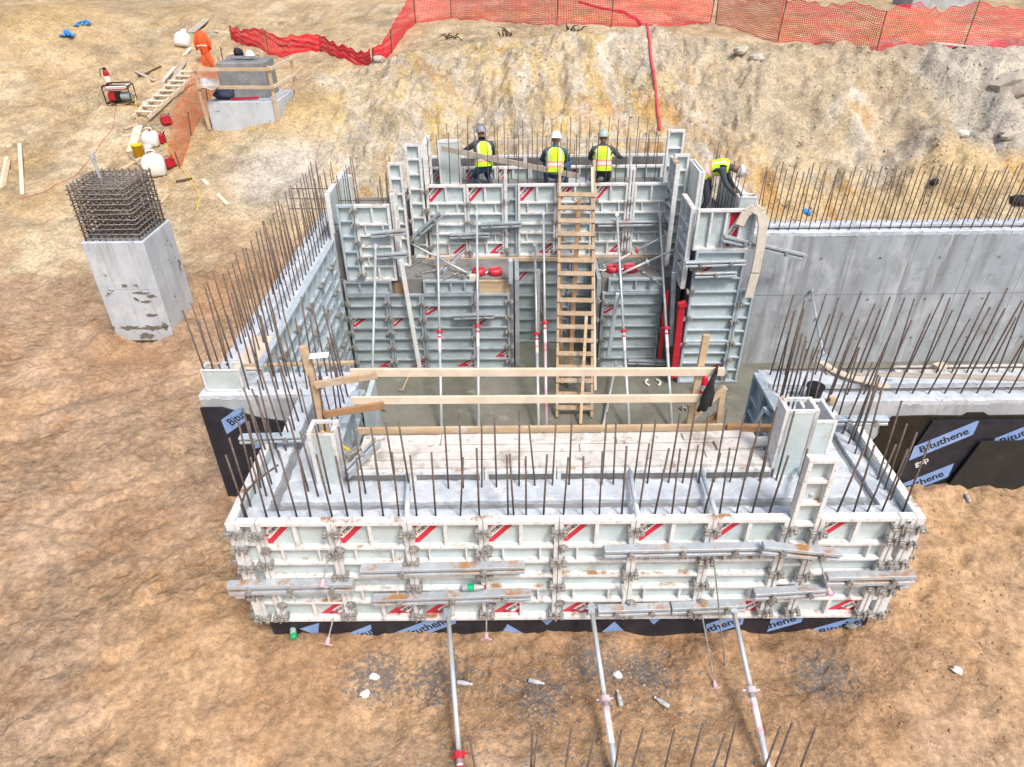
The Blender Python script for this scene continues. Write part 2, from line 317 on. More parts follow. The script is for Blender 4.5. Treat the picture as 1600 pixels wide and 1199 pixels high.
# loose spoil heaped against the forms and walls
heap = np.exp(-((YY+.06)/.22)**2)*sm(-3.3, -2.6, XX)*(1-sm(3.8, 4.6, XX))+np.exp(-((XX+4.55)/.3)**2)*sm(2.2, 2.8, YY)*(1-sm(9, 10, YY))+np.exp(-((YY-2.0)/.22)**2)*sm(4.4, 5.2, XX)+np.exp(-((XX-4.5)/.25)**2)*sm(-.2, .2, YY)*(1-sm(1.8, 2.2, YY))
ZZ = ZZ+heap*(fbm(XX*2.4+8, YY*2.4, 5)-.40)*.30
hole = ((XX > -2.75) & (XX < 3.95) & (YY > .3) & (YY < 2.8)) | ((XX > -4.1) & (XX < 4.6) & (YY > 2.75) & (YY < 9.2)) | ((XX > 3.6) & (XX < 30) & (YY > 2.6) & (YY < 8.3)) | ((XX > -3.6) & (XX < 4.7) & (YY > 9.0) & (YY < 11.1))
ZZ = np.where(hole, -1.7, ZZ)
# keep soil below the tops of the walls it touches
def gsurf(x, y):
    i = int(np.clip(np.searchsorted(gx, x)-1, 0, len(gx)-2)); j = int(np.clip(np.searchsorted(gy, y)-1, 0, len(gy)-2))
    tx = (x-gx[i])/(gx[i+1]-gx[i]); ty = (y-gy[j])/(gy[j+1]-gy[j])
    return float((ZZ[j,i]*(1-tx)+ZZ[j,i+1]*tx)*(1-ty)+(ZZ[j+1,i]*(1-tx)+ZZ[j+1,i+1]*tx)*ty)
# the soil's own colours
def lerp(a, b, t): return a*(1-t[..., None])+np.array(b)*t[..., None]
n1 = fbm(XX*.8+3, YY*.8+8); n2 = fbm(XX*2.3+13, YY*2.3+1); n3 = fbm(XX*.3+50, YY*.3); n4 = fbm(XX*5+2, YY*5+4, 4)
col = np.zeros(XX.shape+(3,))+np.array((.425, .300, .202))
col = lerp(col, (.505, .36, .24), sm(.45, .62, n1)*.7); col = lerp(col, (.335, .20, .112), sm(.55, .68, n2)*.6)
col = lerp(col, (.475, .30, .155), sm(.48, .63, n3)*.5)
tanm = sm(9.2, 11.6, YY+(n1-.5)*4+np.where(XX < -5, (-XX-5)*.10, 0))
tan = np.zeros_like(col)+np.array((.475, .365, .225)); tan = lerp(tan, (.535, .44, .295), sm(.48, .62, n1)); tan = lerp(tan, (.37, .27, .16), sm(.52, .66, n2)*.7); tan = lerp(tan, (.46, .325, .155), sm(.52, .66, n3)*.6); tan = lerp(tan, (.30, .24, .165), sm(.56, .66, fbm(XX*.6+60, YY*1.1+5))*.55)
col = col*(1-tanm[..., None])+tan*tanm[..., None]
# bank strata: pale clay, grey, yellow and rust streaks that run down the slope
st = fbm(XX*1.1+fbm(XX*.7, YY*.7)*1.5, YY*.22+4, 5); st2 = fbm(XX*1.5+30+YY*.25, YY*.35, 5); st3 = fbm(XX*.8+77+YY*.4, YY*.5+9, 5)
bk = np.zeros_like(col)+np.array((.485, .40, .27)); bk = lerp(bk, (.545, .515, .46), sm(.48, .62, st)*.75); bk = lerp(bk, (.525, .40, .195), sm(.48, .62, st2)*.95); bk = lerp(bk, (.46, .275, .105), sm(.60, .69, st3)*.7); bk = lerp(bk, (.39, .365, .33), sm(.53, .64, n2)*.5); bk = lerp(bk, (.555, .52, .455), sm(.54, .66, n4)*.5); bk = lerp(bk, (.36, .29, .20), sm(.60, .72, fbm(XX*3.3+9, YY*1.4+70))*.6)
bk = lerp(bk, (.42, .35, .25), sm(4.5, 7.5, XX)*sm(13.5, 15.5, YY)*sm(.36, .52, fbm(XX*.5+9, YY*.5+2))*.85)   # darker loose spill on the right half
lowr = sm(5.2, 7.0, XX)*(1-sm(13.2, 14.6, YY+(n1-.5)*2)); bk = lerp(bk, (.51, .38, .20), lowr*.8); bk = lerp(bk, (.47, .26, .09), lowr*sm(.56, .66, st2)*.8)
bk = lerp(bk, (.44, .415, .37), sm(11.5, 13.0, XX+(n1-.5)*2)*sm(13.5, 14.5, YY)*.8)
bkm = sm(.15, .7, bank); col = col*(1-bkm[..., None])+bk*bkm[..., None]
for (mx, my, mr, c, k) in ((-17.5, 23.5, 2.7, (.47, .335, .16), .8), (-6.6, 17.0, 1.5, (.48, .36, .18), .8), (-6.3, 14.0, 1.6, (.50, .48, .45), .7), (-6.1, 9.2, 1.6, (.36, .22, .125), .8), (-7.7, 6.7, 1.2, (.34, .205, .11), .7), (-8.6, 3.0, 1.5, (.37, .24, .14), .7), (-5.4, 2.0, .8, (.34, .21, .12), .7), (4.7, 19.0, 1.2, (.46, .40, .32), .8)):
    col = lerp(col, c, k*np.exp(-(((XX-mx)**2+(YY-my)**2)/mr**2)**1.5)*sm(.3, .5, n1))
slur = np.zeros_like(XX)
# dark cement slurry spilt in front of the forms, damp brown soil along them
for (mx, my, mr) in ((-0.873, -0.502, -0.100), (0.893, -0.354, -0.100), (3.448, -0.537, -0.100), (0.214, -0.744, -0.100), (1.471, -0.440, -0.100), (-1.605, -0.496, -0.100)):
    mr = .50; slur = np.maximum(slur, np.exp(-(((XX-mx)**2+((YY-my)*1.2)**2)/mr**2)))
damp = np.exp(-((YY+.5)/.85)**4)*np.exp(-((XX-.4)/4.2)**6); col = lerp(col, (.36, .215, .12), damp*.7*sm(.35, .55, n1))
me = bpy.data.meshes.new('ground'); ny, nx = XX.shape
me.vertices.add(nx*ny); me.vertices.foreach_set('co', np.stack([XX, YY, ZZ], -1).ravel())
idx = np.arange(nx*ny).reshape(ny, nx); q = np.stack([idx[:-1,:-1], idx[:-1,1:], idx[1:,1:], idx[1:,:-1]], -1).reshape(-1, 4)
me.loops.add(q.size); me.loops.foreach_set('vertex_index', q.ravel()); me.polygons.add(len(q)); me.polygons.foreach_set('loop_start', np.arange(len(q))*4)
me.update(calc_edges=True); me.polygons.foreach_set('use_smooth', [True]*len(q))
ca = me.color_attributes.new('soil', 'FLOAT_COLOR', 'POINT'); ca.data.foreach_set('color', np.concatenate([col, slur[..., None]], -1).ravel())
gm = bpy.data.materials.new('soil'); gm.use_nodes = True; t = gm.node_tree; N = t.nodes; L = t.links; b = N['Principled BSDF']; b.inputs['Roughness'].default_value = .95; b.inputs['Specular IOR Level'].default_value = .15
at = N.new('ShaderNodeAttribute'); at.attribute_name = 'soil'; ge = N.new('ShaderNodeNewGeometry')
def nz(sc, d=8, r=.7):
    n = N.new('ShaderNodeTexNoise'); n.inputs['Scale'].default_value = sc; n.inputs['Detail'].default_value = d; n.inputs['Roughness'].default_value = r; L.new(ge.outputs['Position'], n.inputs['Vector']); return n.outputs['Fac']
def mr(f, a, bb, c, d):
    r = N.new('ShaderNodeMapRange'); [r.inputs[k].default_value == 0 for k in ()]; r.inputs['From Min'].default_value = a; r.inputs['From Max'].default_value = bb; r.inputs['To Min'].default_value = c; r.inputs['To Max'].default_value = d; L.new(f, r.inputs['Value']); return r.outputs[0]
def mul(a, f):
    x = N.new('ShaderNodeVectorMath'); x.operation = 'SCALE'; L.new(a, x.inputs[0]); L.new(f, x.inputs['Scale']); return x.outputs[0]
def mth(op, a, bb):
    x = N.new('ShaderNodeMath'); x.operation = op
    for s, v in ((0, a), (1, bb)):
        if isinstance(v, (int, float)): x.inputs[s].default_value = v
        else: L.new(v, x.inputs[s])
    return x.outputs[0]
def mixc(f, a, bb):
    x = N.new('ShaderNodeMix'); x.data_type = 'RGBA'; L.new(f, x.inputs[0]); L.new(a, x.inputs[6])
    if isinstance(bb, tuple): x.inputs[7].default_value = (*bb, 1)
    else: L.new(bb, x.inputs[7])
    return x.outputs[2]
plate = nz(2.6, 9, .74); crumb = nz(13, 6, .68); speck = nz(60, 3, .6)
loose = nz(.85, 11, .76)
c_ = mul(at.outputs['Color'], mr(plate, .42, .58, .86, 1.10))
c_ = mul(c_, mr(loose, .510, .565, 1.03, .87))
c_ = mul(c_, mr(crumb, .40, .60, .78, 1.18))
c_ = mul(c_, mr(speck, .34, .66, .84, 1.14))
vo = N.new('ShaderNodeTexVoronoi'); vo.inputs['Scale'].default_value = 9; L.new(ge.outputs['Position'], vo.inputs['Vector'])
sepc = N.new('ShaderNodeSeparateColor'); L.new(vo.outputs['Color'], sepc.inputs[0])
peb = mth('MULTIPLY', mr(vo.outputs['Distance'], .10, .16, 1, 0), mr(sepc.outputs[0], .72, .74, 0, 1))
c_ = mixc(mth('MULTIPLY', peb, .55), c_, mul(c_, mr(sepc.outputs[1], 0, 1, .6, 1.35)))
sl = mr(mth('ADD', nz(19, 7, .75), mth('MULTIPLY', mth('SUBTRACT', at.outputs['Alpha'], 1.0), .24)), .40, .48, 0, .85)
c_ = mixc(sl, c_, (.13, .13, .132)); L.new(c_, b.inputs['Base Color'])
ds = N.new('ShaderNodeVectorMath'); ds.operation = 'SCALE'; nv = N.new('ShaderNodeTexNoise'); nv.inputs['Scale'].default_value = 5; nv.inputs['Detail'].default_value = 4; L.new(ge.outputs['Position'], nv.inputs['Vector']); L.new(nv.outputs['Color'], ds.inputs[0]); ds.inputs['Scale'].default_value = .22
av = N.new('ShaderNodeVectorMath'); av.operation = 'ADD'; L.new(ge.outputs['Position'], av.inputs[0]); L.new(ds.outputs[0], av.inputs[1])
lump = N.new('ShaderNodeTexVoronoi'); lump.inputs['Scale'].default_value = 6.5; L.new(av.outputs[0], lump.inputs['Vector'])
lump2 = N.new('ShaderNodeTexVoronoi'); lump2.inputs['Scale'].default_value = 21; L.new(av.outputs[0], lump2.inputs['Vector'])
lumps = mth('ADD', mth('MULTIPLY', mth('MULTIPLY', lump.outputs['Distance'], mr(loose, .44, .56, -.12, -.50)), 1.0), mth('MULTIPLY', lump2.outputs['Distance'], -.06))
hgt = mth('ADD', lumps, mth('ADD', mth('ADD', mth('MULTIPLY', nz(6, 6, .62), 1.0), mth('MULTIPLY', crumb, .28)), mth('MULTIPLY', peb, .12)))
bu = N.new('ShaderNodeBump'); bu.inputs['Strength'].default_value = .75; bu.inputs['Distance'].default_value = .10; L.new(hgt, bu.inputs['Height'])
L.new(mr(nz(.42, 3, .55), .42, .58, .35, .85), bu.inputs['Strength']); L.new(bu.outputs[0], b.inputs['Normal']); MATS['soil'] = gm; me.materials.append(gm)
ground = link('ground', me); ground['kind'] = 'structure'

# ------------------------------------------------------------ concrete
pf = MB(); pf.box((-3.9, 1.45, -1.45), (4.45, 9.15, -1.22)); pf.box((4.45, 2.9, -1.45), (30, 8.1, -1.225)); struct('pit_floor', pf, 'conc_floor')
def wall(name, label, boxes, m='conc_wall'):
    mb = MB()
    for a, b in boxes: mb.box(a, b)
    return single(name, mb, m, label, 'wall')
def rough_strip(parent, x0, x1, y0, y1, z0, z1, m='conc_fresh', st=.035, amp=.012):
    """hand-floated concrete strip: uneven top and ragged edges"""
    nx = max(2, int((x1-x0)/st)); ny = max(2, int((y1-y0)/st)); xs = np.linspace(x0, x1, nx+1); ys_ = np.linspace(y0, y1, ny+1); gx_, gy_ = np.meshgrid(xs, ys_)
    ed = np.minimum(np.minimum(gx_-x0, x1-gx_), np.minimum(gy_-y0, y1-gy_)); rim = ed < 1e-6
    zz = z1+(fbm(gx_*9, gy_*9, 4)-.5)*2*amp-np.where(rim, .006+.03*np.abs(fbm(gx_*14+5, gy_*14, 3)-.5), 0)
    hx = np.where(rim, (fbm(gx_*12+9, gy_*12+3, 3)-.5)*.035, 0)
    vx = gx_+np.where((gx_ <= x0+1e-6) | (gx_ >= x1-1e-6), hx, 0); vy = gy_+np.where((gy_ <= y0+1e-6) | (gy_ >= y1-1e-6), hx, 0)
    V = [(float(a), float(b), float(c)) for a, b, c in zip(vx.ravel(), vy.ravel(), zz.ravel())]; n = nx+1
    F = [(j*n+i, j*n+i+1, (j+1)*n+i+1, (j+1)*n+i) for j in range(ny) for i in range(nx)]
    ring = [i for i in range(n)]+[j*n+nx for j in range(1, ny+1)]+[ny*n+i for i in range(nx-1, -1, -1)]+[j*n for j in range(ny-1, 0, -1)]
    o = len(V); V += [(V[i][0], V[i][1], z0) for i in ring]; k = len(ring)
    F += [(o+i, o+(i+1) % k, ring[(i+1) % k], ring[i]) for i in range(k)]
    mb = MB(); mb.add(V, F); return part('top_strip', mb, m, parent, smooth=False)
G0, G1 = 1.685, 1.745
bw_ = wall('bay_wall', 'freshly poured pale concrete wall top inside the near bay formwork', [
  ((-2.955,.095,-.4),(4.165,.80,G0)), ((-2.955,.80,-.4),(-2.2,2.5,G0)), ((3.42,.80,-.4),(4.165,2.2,G0))], 'conc_wet')
for q_ in ((-2.955,4.165,.095,.33), (-2.955,-2.73,.33,2.5), (3.97,4.165,.33,2.2), (-2.62,3.87,.45,.80), (-2.62,-2.2,.80,2.5), (3.42,3.87,.80,2.2)): rough_strip(bw_, *q_, G0-.02, G1)
lw_ = wall('left_wall', 'long pale concrete wall with a keyway along its top, left of the pit', [
  ((-4.3,3.07,-1.4),(-3.69,9.9,1.73)), ((-4.3,2.5,-1.4),(-2.2,3.07,1.73))], 'conc_wall')
for q_ in ((-4.3,-4.02,3.07,9.9), (-3.91,-3.69,3.07,9.9), (-4.3,-2.2,2.5,2.74), (-3.69,-2.2,2.84,3.07), (-4.3,-4.02,2.74,3.07)): rough_strip(lw_, *q_, 1.71, 1.79)
rw = wall('right_wall', 'tall bare grey concrete wall running out of frame on the right', [
  ((4.50,8.0,-1.4),(24,8.66,1.80))])
for q_ in ((4.5,14,8.0,8.26), (4.5,14,8.38,8.66)): rough_strip(rw, *q_, 1.78, 1.87, 'conc_fresh', .05)
mb = MB()
for x in np.arange(5.1, 14, 1.22):
    for z in (-.6, .35, 1.3): mb.lathe([(.028, 0), (.028, .004)], 10, (x, 7.997, z), Matrix.Rotation(R(90), 3, 'X'))
tag(part('tie_hole', mb, 'conc_dark', rw), None, None, None, 'stuff')
mb = MB()
for x in np.arange(5.7, 14, 1.22): mb.box((x, 7.9965, -1.2), (x+.004, 7.999, 1.79))
mb.box((4.5, 7.9962, .35+.12), (24, 7.9988, .35+.127))
tag(part('joint_line', mb, 'conc_dark', rw), None, None, None, 'stuff')
nw = wall('near_wall', 'lower grey concrete wall with membrane on its near face, right side', [
  ((3.425,2.21,-1.4),(24,3.0,1.74))])
for q_ in ((3.425,10,2.21,2.50), (3.425,10,2.62,3.0)): rough_strip(nw, *q_, 1.72, 1.80, 'conc_pier')
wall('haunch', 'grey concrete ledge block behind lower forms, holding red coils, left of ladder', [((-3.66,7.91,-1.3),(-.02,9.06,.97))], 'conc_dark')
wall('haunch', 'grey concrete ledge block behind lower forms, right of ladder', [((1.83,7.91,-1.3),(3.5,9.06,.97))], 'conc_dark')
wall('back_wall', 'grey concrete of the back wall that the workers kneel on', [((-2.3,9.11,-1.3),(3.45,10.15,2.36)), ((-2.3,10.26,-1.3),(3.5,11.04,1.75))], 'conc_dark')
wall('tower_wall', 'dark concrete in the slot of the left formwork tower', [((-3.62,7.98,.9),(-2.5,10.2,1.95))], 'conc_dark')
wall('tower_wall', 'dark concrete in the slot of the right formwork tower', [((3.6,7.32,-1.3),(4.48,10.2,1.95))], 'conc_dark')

# ------------------------------------------------------------ membrane with printed film patches
BT, BTB = text_geo('Bituthene', .165, .003)
GC, GCB = text_geo('gcp', .14, .002)
def membrane(parent, poly, y, patches, name='membrane', m='membrane'):
    """poly in x,z on a wall face at y that looks towards -Y; patches: x, z, angle, printed, width, height, clip box"""
    mb = MB(); n = len(poly); mb.add([(px, y, pz) for px, pz in poly]+[(px, y+.03, pz) for px, pz in poly], [tuple(range(n)), tuple(range(2*n-1, n-1, -1))]+[(i, n+i, n+(i+1) % n, (i+1) % n) for i in range(n)])
    me_ = part(name, mb, m, parent)
    for (px, pz, ang, kind, clip) in patches:
        w, h = (.98, .215)
        b = bmesh.new(); Mx = Matrix.Translation((px, 0, pz)) @ Matrix.Rotation(-ang, 4, 'Y')
        sk = .13
        def put(vs, fs, dy, mi):
            vv = [b.verts.new((Mx @ Vector((vx, 0, vz)))+Vector((0, y-dy, 0))) for vx, vz in vs]
            for f in fs:
                try: b.faces.new([vv[i] for i in f]).material_index = mi
                except ValueError: pass
        if kind == 'b':
            put([(-w/2, -h/2), (w/2-sk, -h/2), (w/2, h/2), (-w/2+sk, h/2)], [(0,1,2,3)], .003, 0); put([(v[0], v[1]) for v in BT], BTB, .006, 1)
        elif kind == 'v': put([(-.14, .1), (0, -.1), (.14, .1)], [(0,1,2)], .003, 0)
        elif kind == '^': put([(-.14, -.1), (.14, -.1), (0, .1)], [(0,1,2)], .003, 0)
        else: put([(v[0], v[1]) for v in GC], GCB, .006, 2)
        x0, x1, z0, z1 = clip
        for co, no in (((x0,0,0),(-1,0,0)), ((x1,0,0),(1,0,0)), ((0,0,z0),(0,0,-1)), ((0,0,z1),(0,0,1))):
            bmesh.ops.bisect_plane(b, geom=list(b.verts)+list(b.edges)+list(b.faces), plane_co=co, plane_no=no, clear_outer=True)
        if b.faces:
            pm = bpy.data.meshes.new('printed_film'); b.to_mesh(pm)
            for k in ('film_blue', 'ink_black', 'ink_white'): pm.materials.append(MATS[k])
            link('printed_film', pm, me_)
        b.free()
bt = tag(link('waterproofing', None, None, (0,0,0)), 'dark waterproofing membrane strip showing below the near bay forms', 'membrane')
membrane(bt, [(-2.94,-.3),(4.15,-.3),(4.15,.268),(-2.94,.268)], .06, [(-1.72,.02,.5,'b',(-2.2,-1.75,-.3,.26)), (-1.1,.06,.5,'b',(-1.55,-.62,-.3,.26)), (-2.45,.02,.4,'v',(-3,0,-.3,.26)), (.35,.19,0,'v',(0,1,-.3,.26)), (1.15,.05,0,'^',(0,3,-.3,.26)), (1.62,.19,0,'v',(0,3,-.3,.26)), (-.1,.02,.2,'^',(-3,3,-.3,.26)), (2.35,.02,.5,'b',(2.25,2.68,-.3,.26)), (3.0,.05,.45,'b',(3.0,3.42,-.3,.26)), (3.92,.05,.45,'b',(3.42,4.1,-.3,.26))])
bt = tag(link('waterproofing', None, None, (0,0,0)), 'dark membrane with blue film patches on the end of the left wall', 'membrane')
membrane(bt, [(-4.32,-.2),(-2.97,-.2),(-2.97,1.3),(-3.55,1.42),(-4.02,1.60),(-4.32,1.60)], 2.465, [(-3.72,1.52,.62,'b',(-4.32,-3.72,0,1.6)), (-3.55,.42,.62,'b',(-4.0,-3.0,0,1.6)), (-3.62,1.02,.3,'^',(-4,-3,0,1.6))])
bt = tag(link('waterproofing', None, None, (0,0,0)), 'dark membrane with blue film patches on the near wall, right side', 'membrane')
poly = [(5.20,-.1),(12,-.1),(12,1.52),(5.55,1.50)]
membrane(bt, [(4.78,-.1),(12,-.1),(12,1.58),(6.3,1.55),(6.22,1.60),(6.0,1.60),(5.95,1.55),(5.5,1.56),(5.02,1.55),(4.98,1.46),(4.9,1.4),(4.93,1.25),(4.86,1.1),(4.9,.9),(4.80,.7),(4.84,.45)], 2.185, [], 'mastic_edge', 'mastic')
membrane(bt, poly, 2.15, [(5.80,1.17,.55,'b',(5.2,12,0,1.5)), (6.85,1.30,.55,'b',(5.2,12,.2,1.5)), (5.62,.80,.55,'g',(5.2,12,0,1.5)), (5.72,.42,.55,'b',(5.25,12,.02,1.5)), (8.4,1.2,.62,'b',(5.2,12,.2,1.5))])
mb = MB(); mb.add([(5.98,2.06,0),(11,2.06,0),(11,2.10,1.22),(6.28,2.10,1.18),(5.98,2.085,0),(11,2.085,0),(11,2.125,1.22),(6.28,2.125,1.18)], [(0,1,2,3),(7,6,5,4),(0,4,5,1),(1,5,6,2),(2,6,7,3),(3,7,4,0)])
single('protection_board', mb, 'board_black', 'plain black protection board leaning against the printed membrane, right side', 'board')

# ------------------------------------------------------------ formwork panels
MEVA = text_geo('meva', .13, .003)
_pc = {}
def cached(key, fn):
    if key not in _pc: _pc[key] = fn()
    return _pc[key]
D = .095
def sticker_mesh(bw, bh, flip):
    def mk():
        b = MB(); y = -.0205
        cut = [(0,bh),(0,0),(.13*bw,0),(.98*bw,bh)]
        b.add([(x, y, z) for x, z in cut], [(0,1,2,3)], 0)
        dx, dz = (.85*bw, bh); L_ = math.hypot(dx, dz); u = (dx/L_, dz/L_); nrm = (-u[1], u[0])
        wv = .10*min(1, bh/.3+.2); c0 = (.07*bw, .0+bh*.22)
        P = lambda a, n_: (c0[0]+u[0]*a+nrm[0]*n_, c0[1]+u[1]*a+nrm[1]*n_)
        Ls = min((bh-c0[1]-.012-nrm[1]*wv)/u[1], .43)
        if Ls > .05:
            qd = [P(0,0), P(Ls+.04,0), P(Ls,wv), P(.02,wv)]
            b.add([(x, y-.0015, z) for x, z in qd], [(0,1,2,3)], 1)
            s = (wv*.9)/.13; vs, fs = MEVA; mx = max(v[0] for v in vs); vv = []
            for v in vs:
                px, pz = P(.07+(v[0]+mx)*s*1.0, wv*.45+v[1]*s); vv.append((px, y-.003, pz))
            fs2 = [f for f in fs if all(vv[i][2] < bh-.004 for i in f)]
            b.add(vv, fs2, 2)
            d = [P(.035+.022*math.cos(k*1.047), wv*.45+.022*math.sin(k*1.047)) for k in range(6)]
            b.add([(x, y-.003, z) for x, z in d], [tuple(range(6))], 0)
        if flip: b.v = [(bw-x, yy, bh-z) for x, yy, z in b.v]
        return b.mesh('sticker', ['sticker_red', 'sticker_white', 'ink_black'])
    return cached(('st', round(bw,3), round(bh,3), flip), mk)
STYLE = {'white': ('form_white', 'ply_light'), 'blue': ('form_blue', 'ply_light'), 'grey': ('form_grey', 'ply_grey'), 'pale': ('form_blue', 'ply_light')}
def ribs_for(H):
    if H > 1.4: return [f*H for f in (.20, .335, .465, .61, .755)] if H < 1.75 else [H*k/7 for k in range(1, 7)]
    n = max(1, round(H/.28)); return [H*k/n for k in range(1, n)]
def panel(x, y, z, W_, H, rz, style, label, group, stickers=(), stubs=True, vertical=False, ply=None):
    fm, pm = STYLE[style]; pm = ply or pm; W_ = round(W_, 3)
    t = thing('formwork_panel', label, 'formwork panel', (x, y, z), rz, group)
    e = .05; g = .003
    def fr():
        b = MB(); b.box((g,-D,0),(e,0,H)); b.box((W_-e,-D,0),(W_-g,0,H)); b.box((e,-D,0),(W_-e,0,e)); b.box((e,-D,H-e),(W_-e,0,H)); return b.mesh('frame', fm, bevel=.004)
    link('frame', cached(('fr', W_, H, fm), fr), t)
    link('facing', cached(('fc', W_, H, pm), lambda: MB().box((e,-.018,e),(W_-e,-.001,H-e)).mesh('facing', pm)), t)
    rr = 0.02
    if vertical:
        n = max(2, round(W_/.3)); xs = [W_*k/n for k in range(1, n)]
        rm = cached(('rv', H, fm), lambda: MB().box((-rr,-.088,e+.001),(rr,-.019,H-e-.001)).mesh('rib', fm, bevel=.004))
        for q in xs: link('rib', rm, t, (q, 0, 0))
        zs = [0, H]
    elif W_ < .36:
        n = round(H/.3); zs = [H*k/n for k in range(n+1)]
        rm = cached(('rh', W_, fm), lambda: MB().box((e+.001,-.088,-rr),(W_-e-.001,-.019,rr)).mesh('rib', fm, bevel=.004))
        for q in zs[1:-1]: link('rib', rm, t, (0, 0, q))
    else:
        zs = [0]+ribs_for(H)+[H]
        rm = cached(('rh', W_, fm), lambda: MB().box((e+.001,-.088,-rr),(W_-e-.001,-.019,rr)).mesh('rib', fm, bevel=.004))
        for q in zs[1:-1]: link('rib', rm, t, (0, 0, q))
        if stubs and W_ > .5 and H > .6:
            for a, b_, xs, w in ((0, 1, (.5,), .02), (len(zs)-2, len(zs)-1, (.5,), .02), (1, 2, (.24, .74), .011), (len(zs)-3, len(zs)-2, (.26, .76), .011)):
                z0 = zs[a]+(e if a == 0 else rr)+.001; z1 = zs[b_]-(e if b_ == len(zs)-1 else rr)-.001
                sm_ = cached(('sb', round(z1-z0, 4), w, fm), lambda: MB().box((-w,-.084,0),(w,-.019,z1-z0)).mesh('stub_rib', fm))
                for f in xs: link('stub_rib', sm_, t, (f*W_, 0, z0))
    for (row, side, flip) in stickers:      # row counted from the top bay
        k = len(zs)-2-row; z0 = zs[k]+(e if k == 0 else rr); z1 = zs[k+1]-(e if k == len(zs)-2 else rr)
        bw = min(.42, (W_/2-e-.02) if W_ > .5 else W_-2*e); x0 = e+.004 if side == 'l' else W_-e-bw-.004
        if side == 'm': x0 = W_/2+.03
        link('sticker', sticker_mesh(bw, z1-z0, flip), t, (x0, 0, z0))
    return t
def clamp_meshes():
    a = MB(); a.box((-.11,-.135,-.016),(.11,-.105,.016)); 
    j = MB(); j.box((-.022,-.15,-.035),(.022,-.055,.035)); j.box((-.03,-.165,-.05),(.03,-.15,.01))
    w = MB(); w.add([(-.012,-.16,-.08),(.012,-.16,-.08),(.012,-.14,-.08),(-.012,-.14,-.08),(-.02,-.165,.075),(.02,-.165,.075),(.02,-.137,.075),(-.02,-.137,.075)], [(3,2,1,0),(4,5,6,7),(0,1,5,4),(1,2,6,5),(2,3,7,6),(3,0,4,7)])
    return a.mesh('bar', 'clamp_steel', bevel=.004), j.mesh('jaw', 'clamp_steel', bevel=.006), w.mesh('wedge', 'clamp_steel', bevel=.003)
CM = clamp_meshes()
def clamp(x, y, z, rz, label, group, tilt=None):
    t = thing('wedge_clamp', label, 'clamp', (x, y, z), 0, group, (0, random.uniform(-.12, .12) if tilt is None else tilt, rz)); t.scale = (.86, 1, .86)
    link('bar', CM[0], t); link('jaw', CM[1], t, (-.075, 0, 0)); link('jaw', CM[1], t, (.075, 0, 0)); link('wedge', CM[2], t, (random.uniform(-.02, .03), 0, 0)); return t
def nut_mesh():
    b = MB(); Rm_ = Matrix.Rotation(R(90), 3, 'X')
    b.lathe([(.055,-.0),(.06,.012),(.03,.02),(.028,.05)], 10, (0,-D,0), Rm_)
    for k in range(3):
        a = k*2.094+.4; b.bar((0,-D-.03,0), (.062*math.cos(a),-D-.034,.062*math.sin(a)), .022, .022)
    return b.mesh('tie_nut', 'clamp_steel', bevel=.002)
NM = nut_mesh()
def tie_nut(x, y, z, rz, label, group):
    return tag(link('tie_nut', NM, None, (x, y, z), (0, random.uniform(-1, 1), rz)), label, 'tie nut', group)
HT = ['lowest', 'second lowest', 'middle', 'second highest', 'highest']
def seam_clamps(x, y, z0, hs, rz, where, group):
    names = {1: ['only'], 2: ['lower', 'upper'], 3: ['lower', 'middle', 'upper'], 4: ['lowest', 'second lowest', 'second highest', 'highest'], 5: HT, 6: ['lowest','second lowest','third lowest','third highest','second highest','highest']}[len(hs)]
    for h, n in zip(hs, names): clamp(x, y, z0+h, rz, f'{n} wedge clamp on {where}', group)

# near bay, outer face
FR = [-2.74, -1.95, -1.15, -.355, .445, 1.245, 2.05, 2.85]
PG = 'white panels along the front of the near bay'
YF = .09; ZB = .27; HP = 1.6
panel(-2.957, YF, ZB, .214, HP, 0, 'white', 'narrow white corner panel at the left end of the near bay front', PG)
panel(4.0, YF, ZB, .165, HP, 0, 'white', 'narrow white corner panel at the right end of the near bay front', PG)
for i in range(7):
    st = [(0, 'l', False)]
    if i in (0, 1, 2, 3, 4): st.append((5, 'r' if i in (0, 1) else 'l', True))
    if i in (6,): st.append((5, 'r', True))
    panel(FR[i], YF, ZB, FR[i+1]-FR[i], HP, 0, 'white', f'{nth(i+1)} wide white panel from the left on the near bay front', PG, st)
panel(3.17, YF, ZB, .825, HP, 0, 'white', 'wide white panel next to the right corner of the near bay front', PG, [(0, 'l', False), (5, 'm', True)])
panel(2.857, YF-.004, ZB, .305, 2.4, 0, 'white', 'tall narrow white panel standing above the front edge of near bay', PG)
mb = MB(); mb.box((-3.055,-.005,.27),(-2.96,.088,1.87)); single('corner_post', mb, 'form_white', 'white steel corner post at the left front corner of near bay', 'corner post', bevel=.006)
mb = MB(); mb.box((4.168,-.005,.27),(4.262,.088,1.87)); single('corner_post', mb, 'form_white', 'white steel corner post at the right front corner of near bay', 'corner post', bevel=.006)
SG = 'white panels along the sides of the near bay'
panel(-2.958, .75, ZB, .655, HP, R(-90), 'white', 'white panel on the left side of near bay, next to the front corner', SG)
panel(-2.958, 1.42, ZB, .665, HP, R(-90), 'white', 'white panel on the left side of near bay, farther back', SG)
panel(4.168, .092, ZB, .80, HP, R(90), 'white', 'white panel on the right side of near bay, next to the front corner', SG)
panel(4.168, .895, ZB, .80, HP, R(90), 'white', 'white panel on the right side of near bay, farther back', SG)
CG = 'wedge clamps on the near bay front'
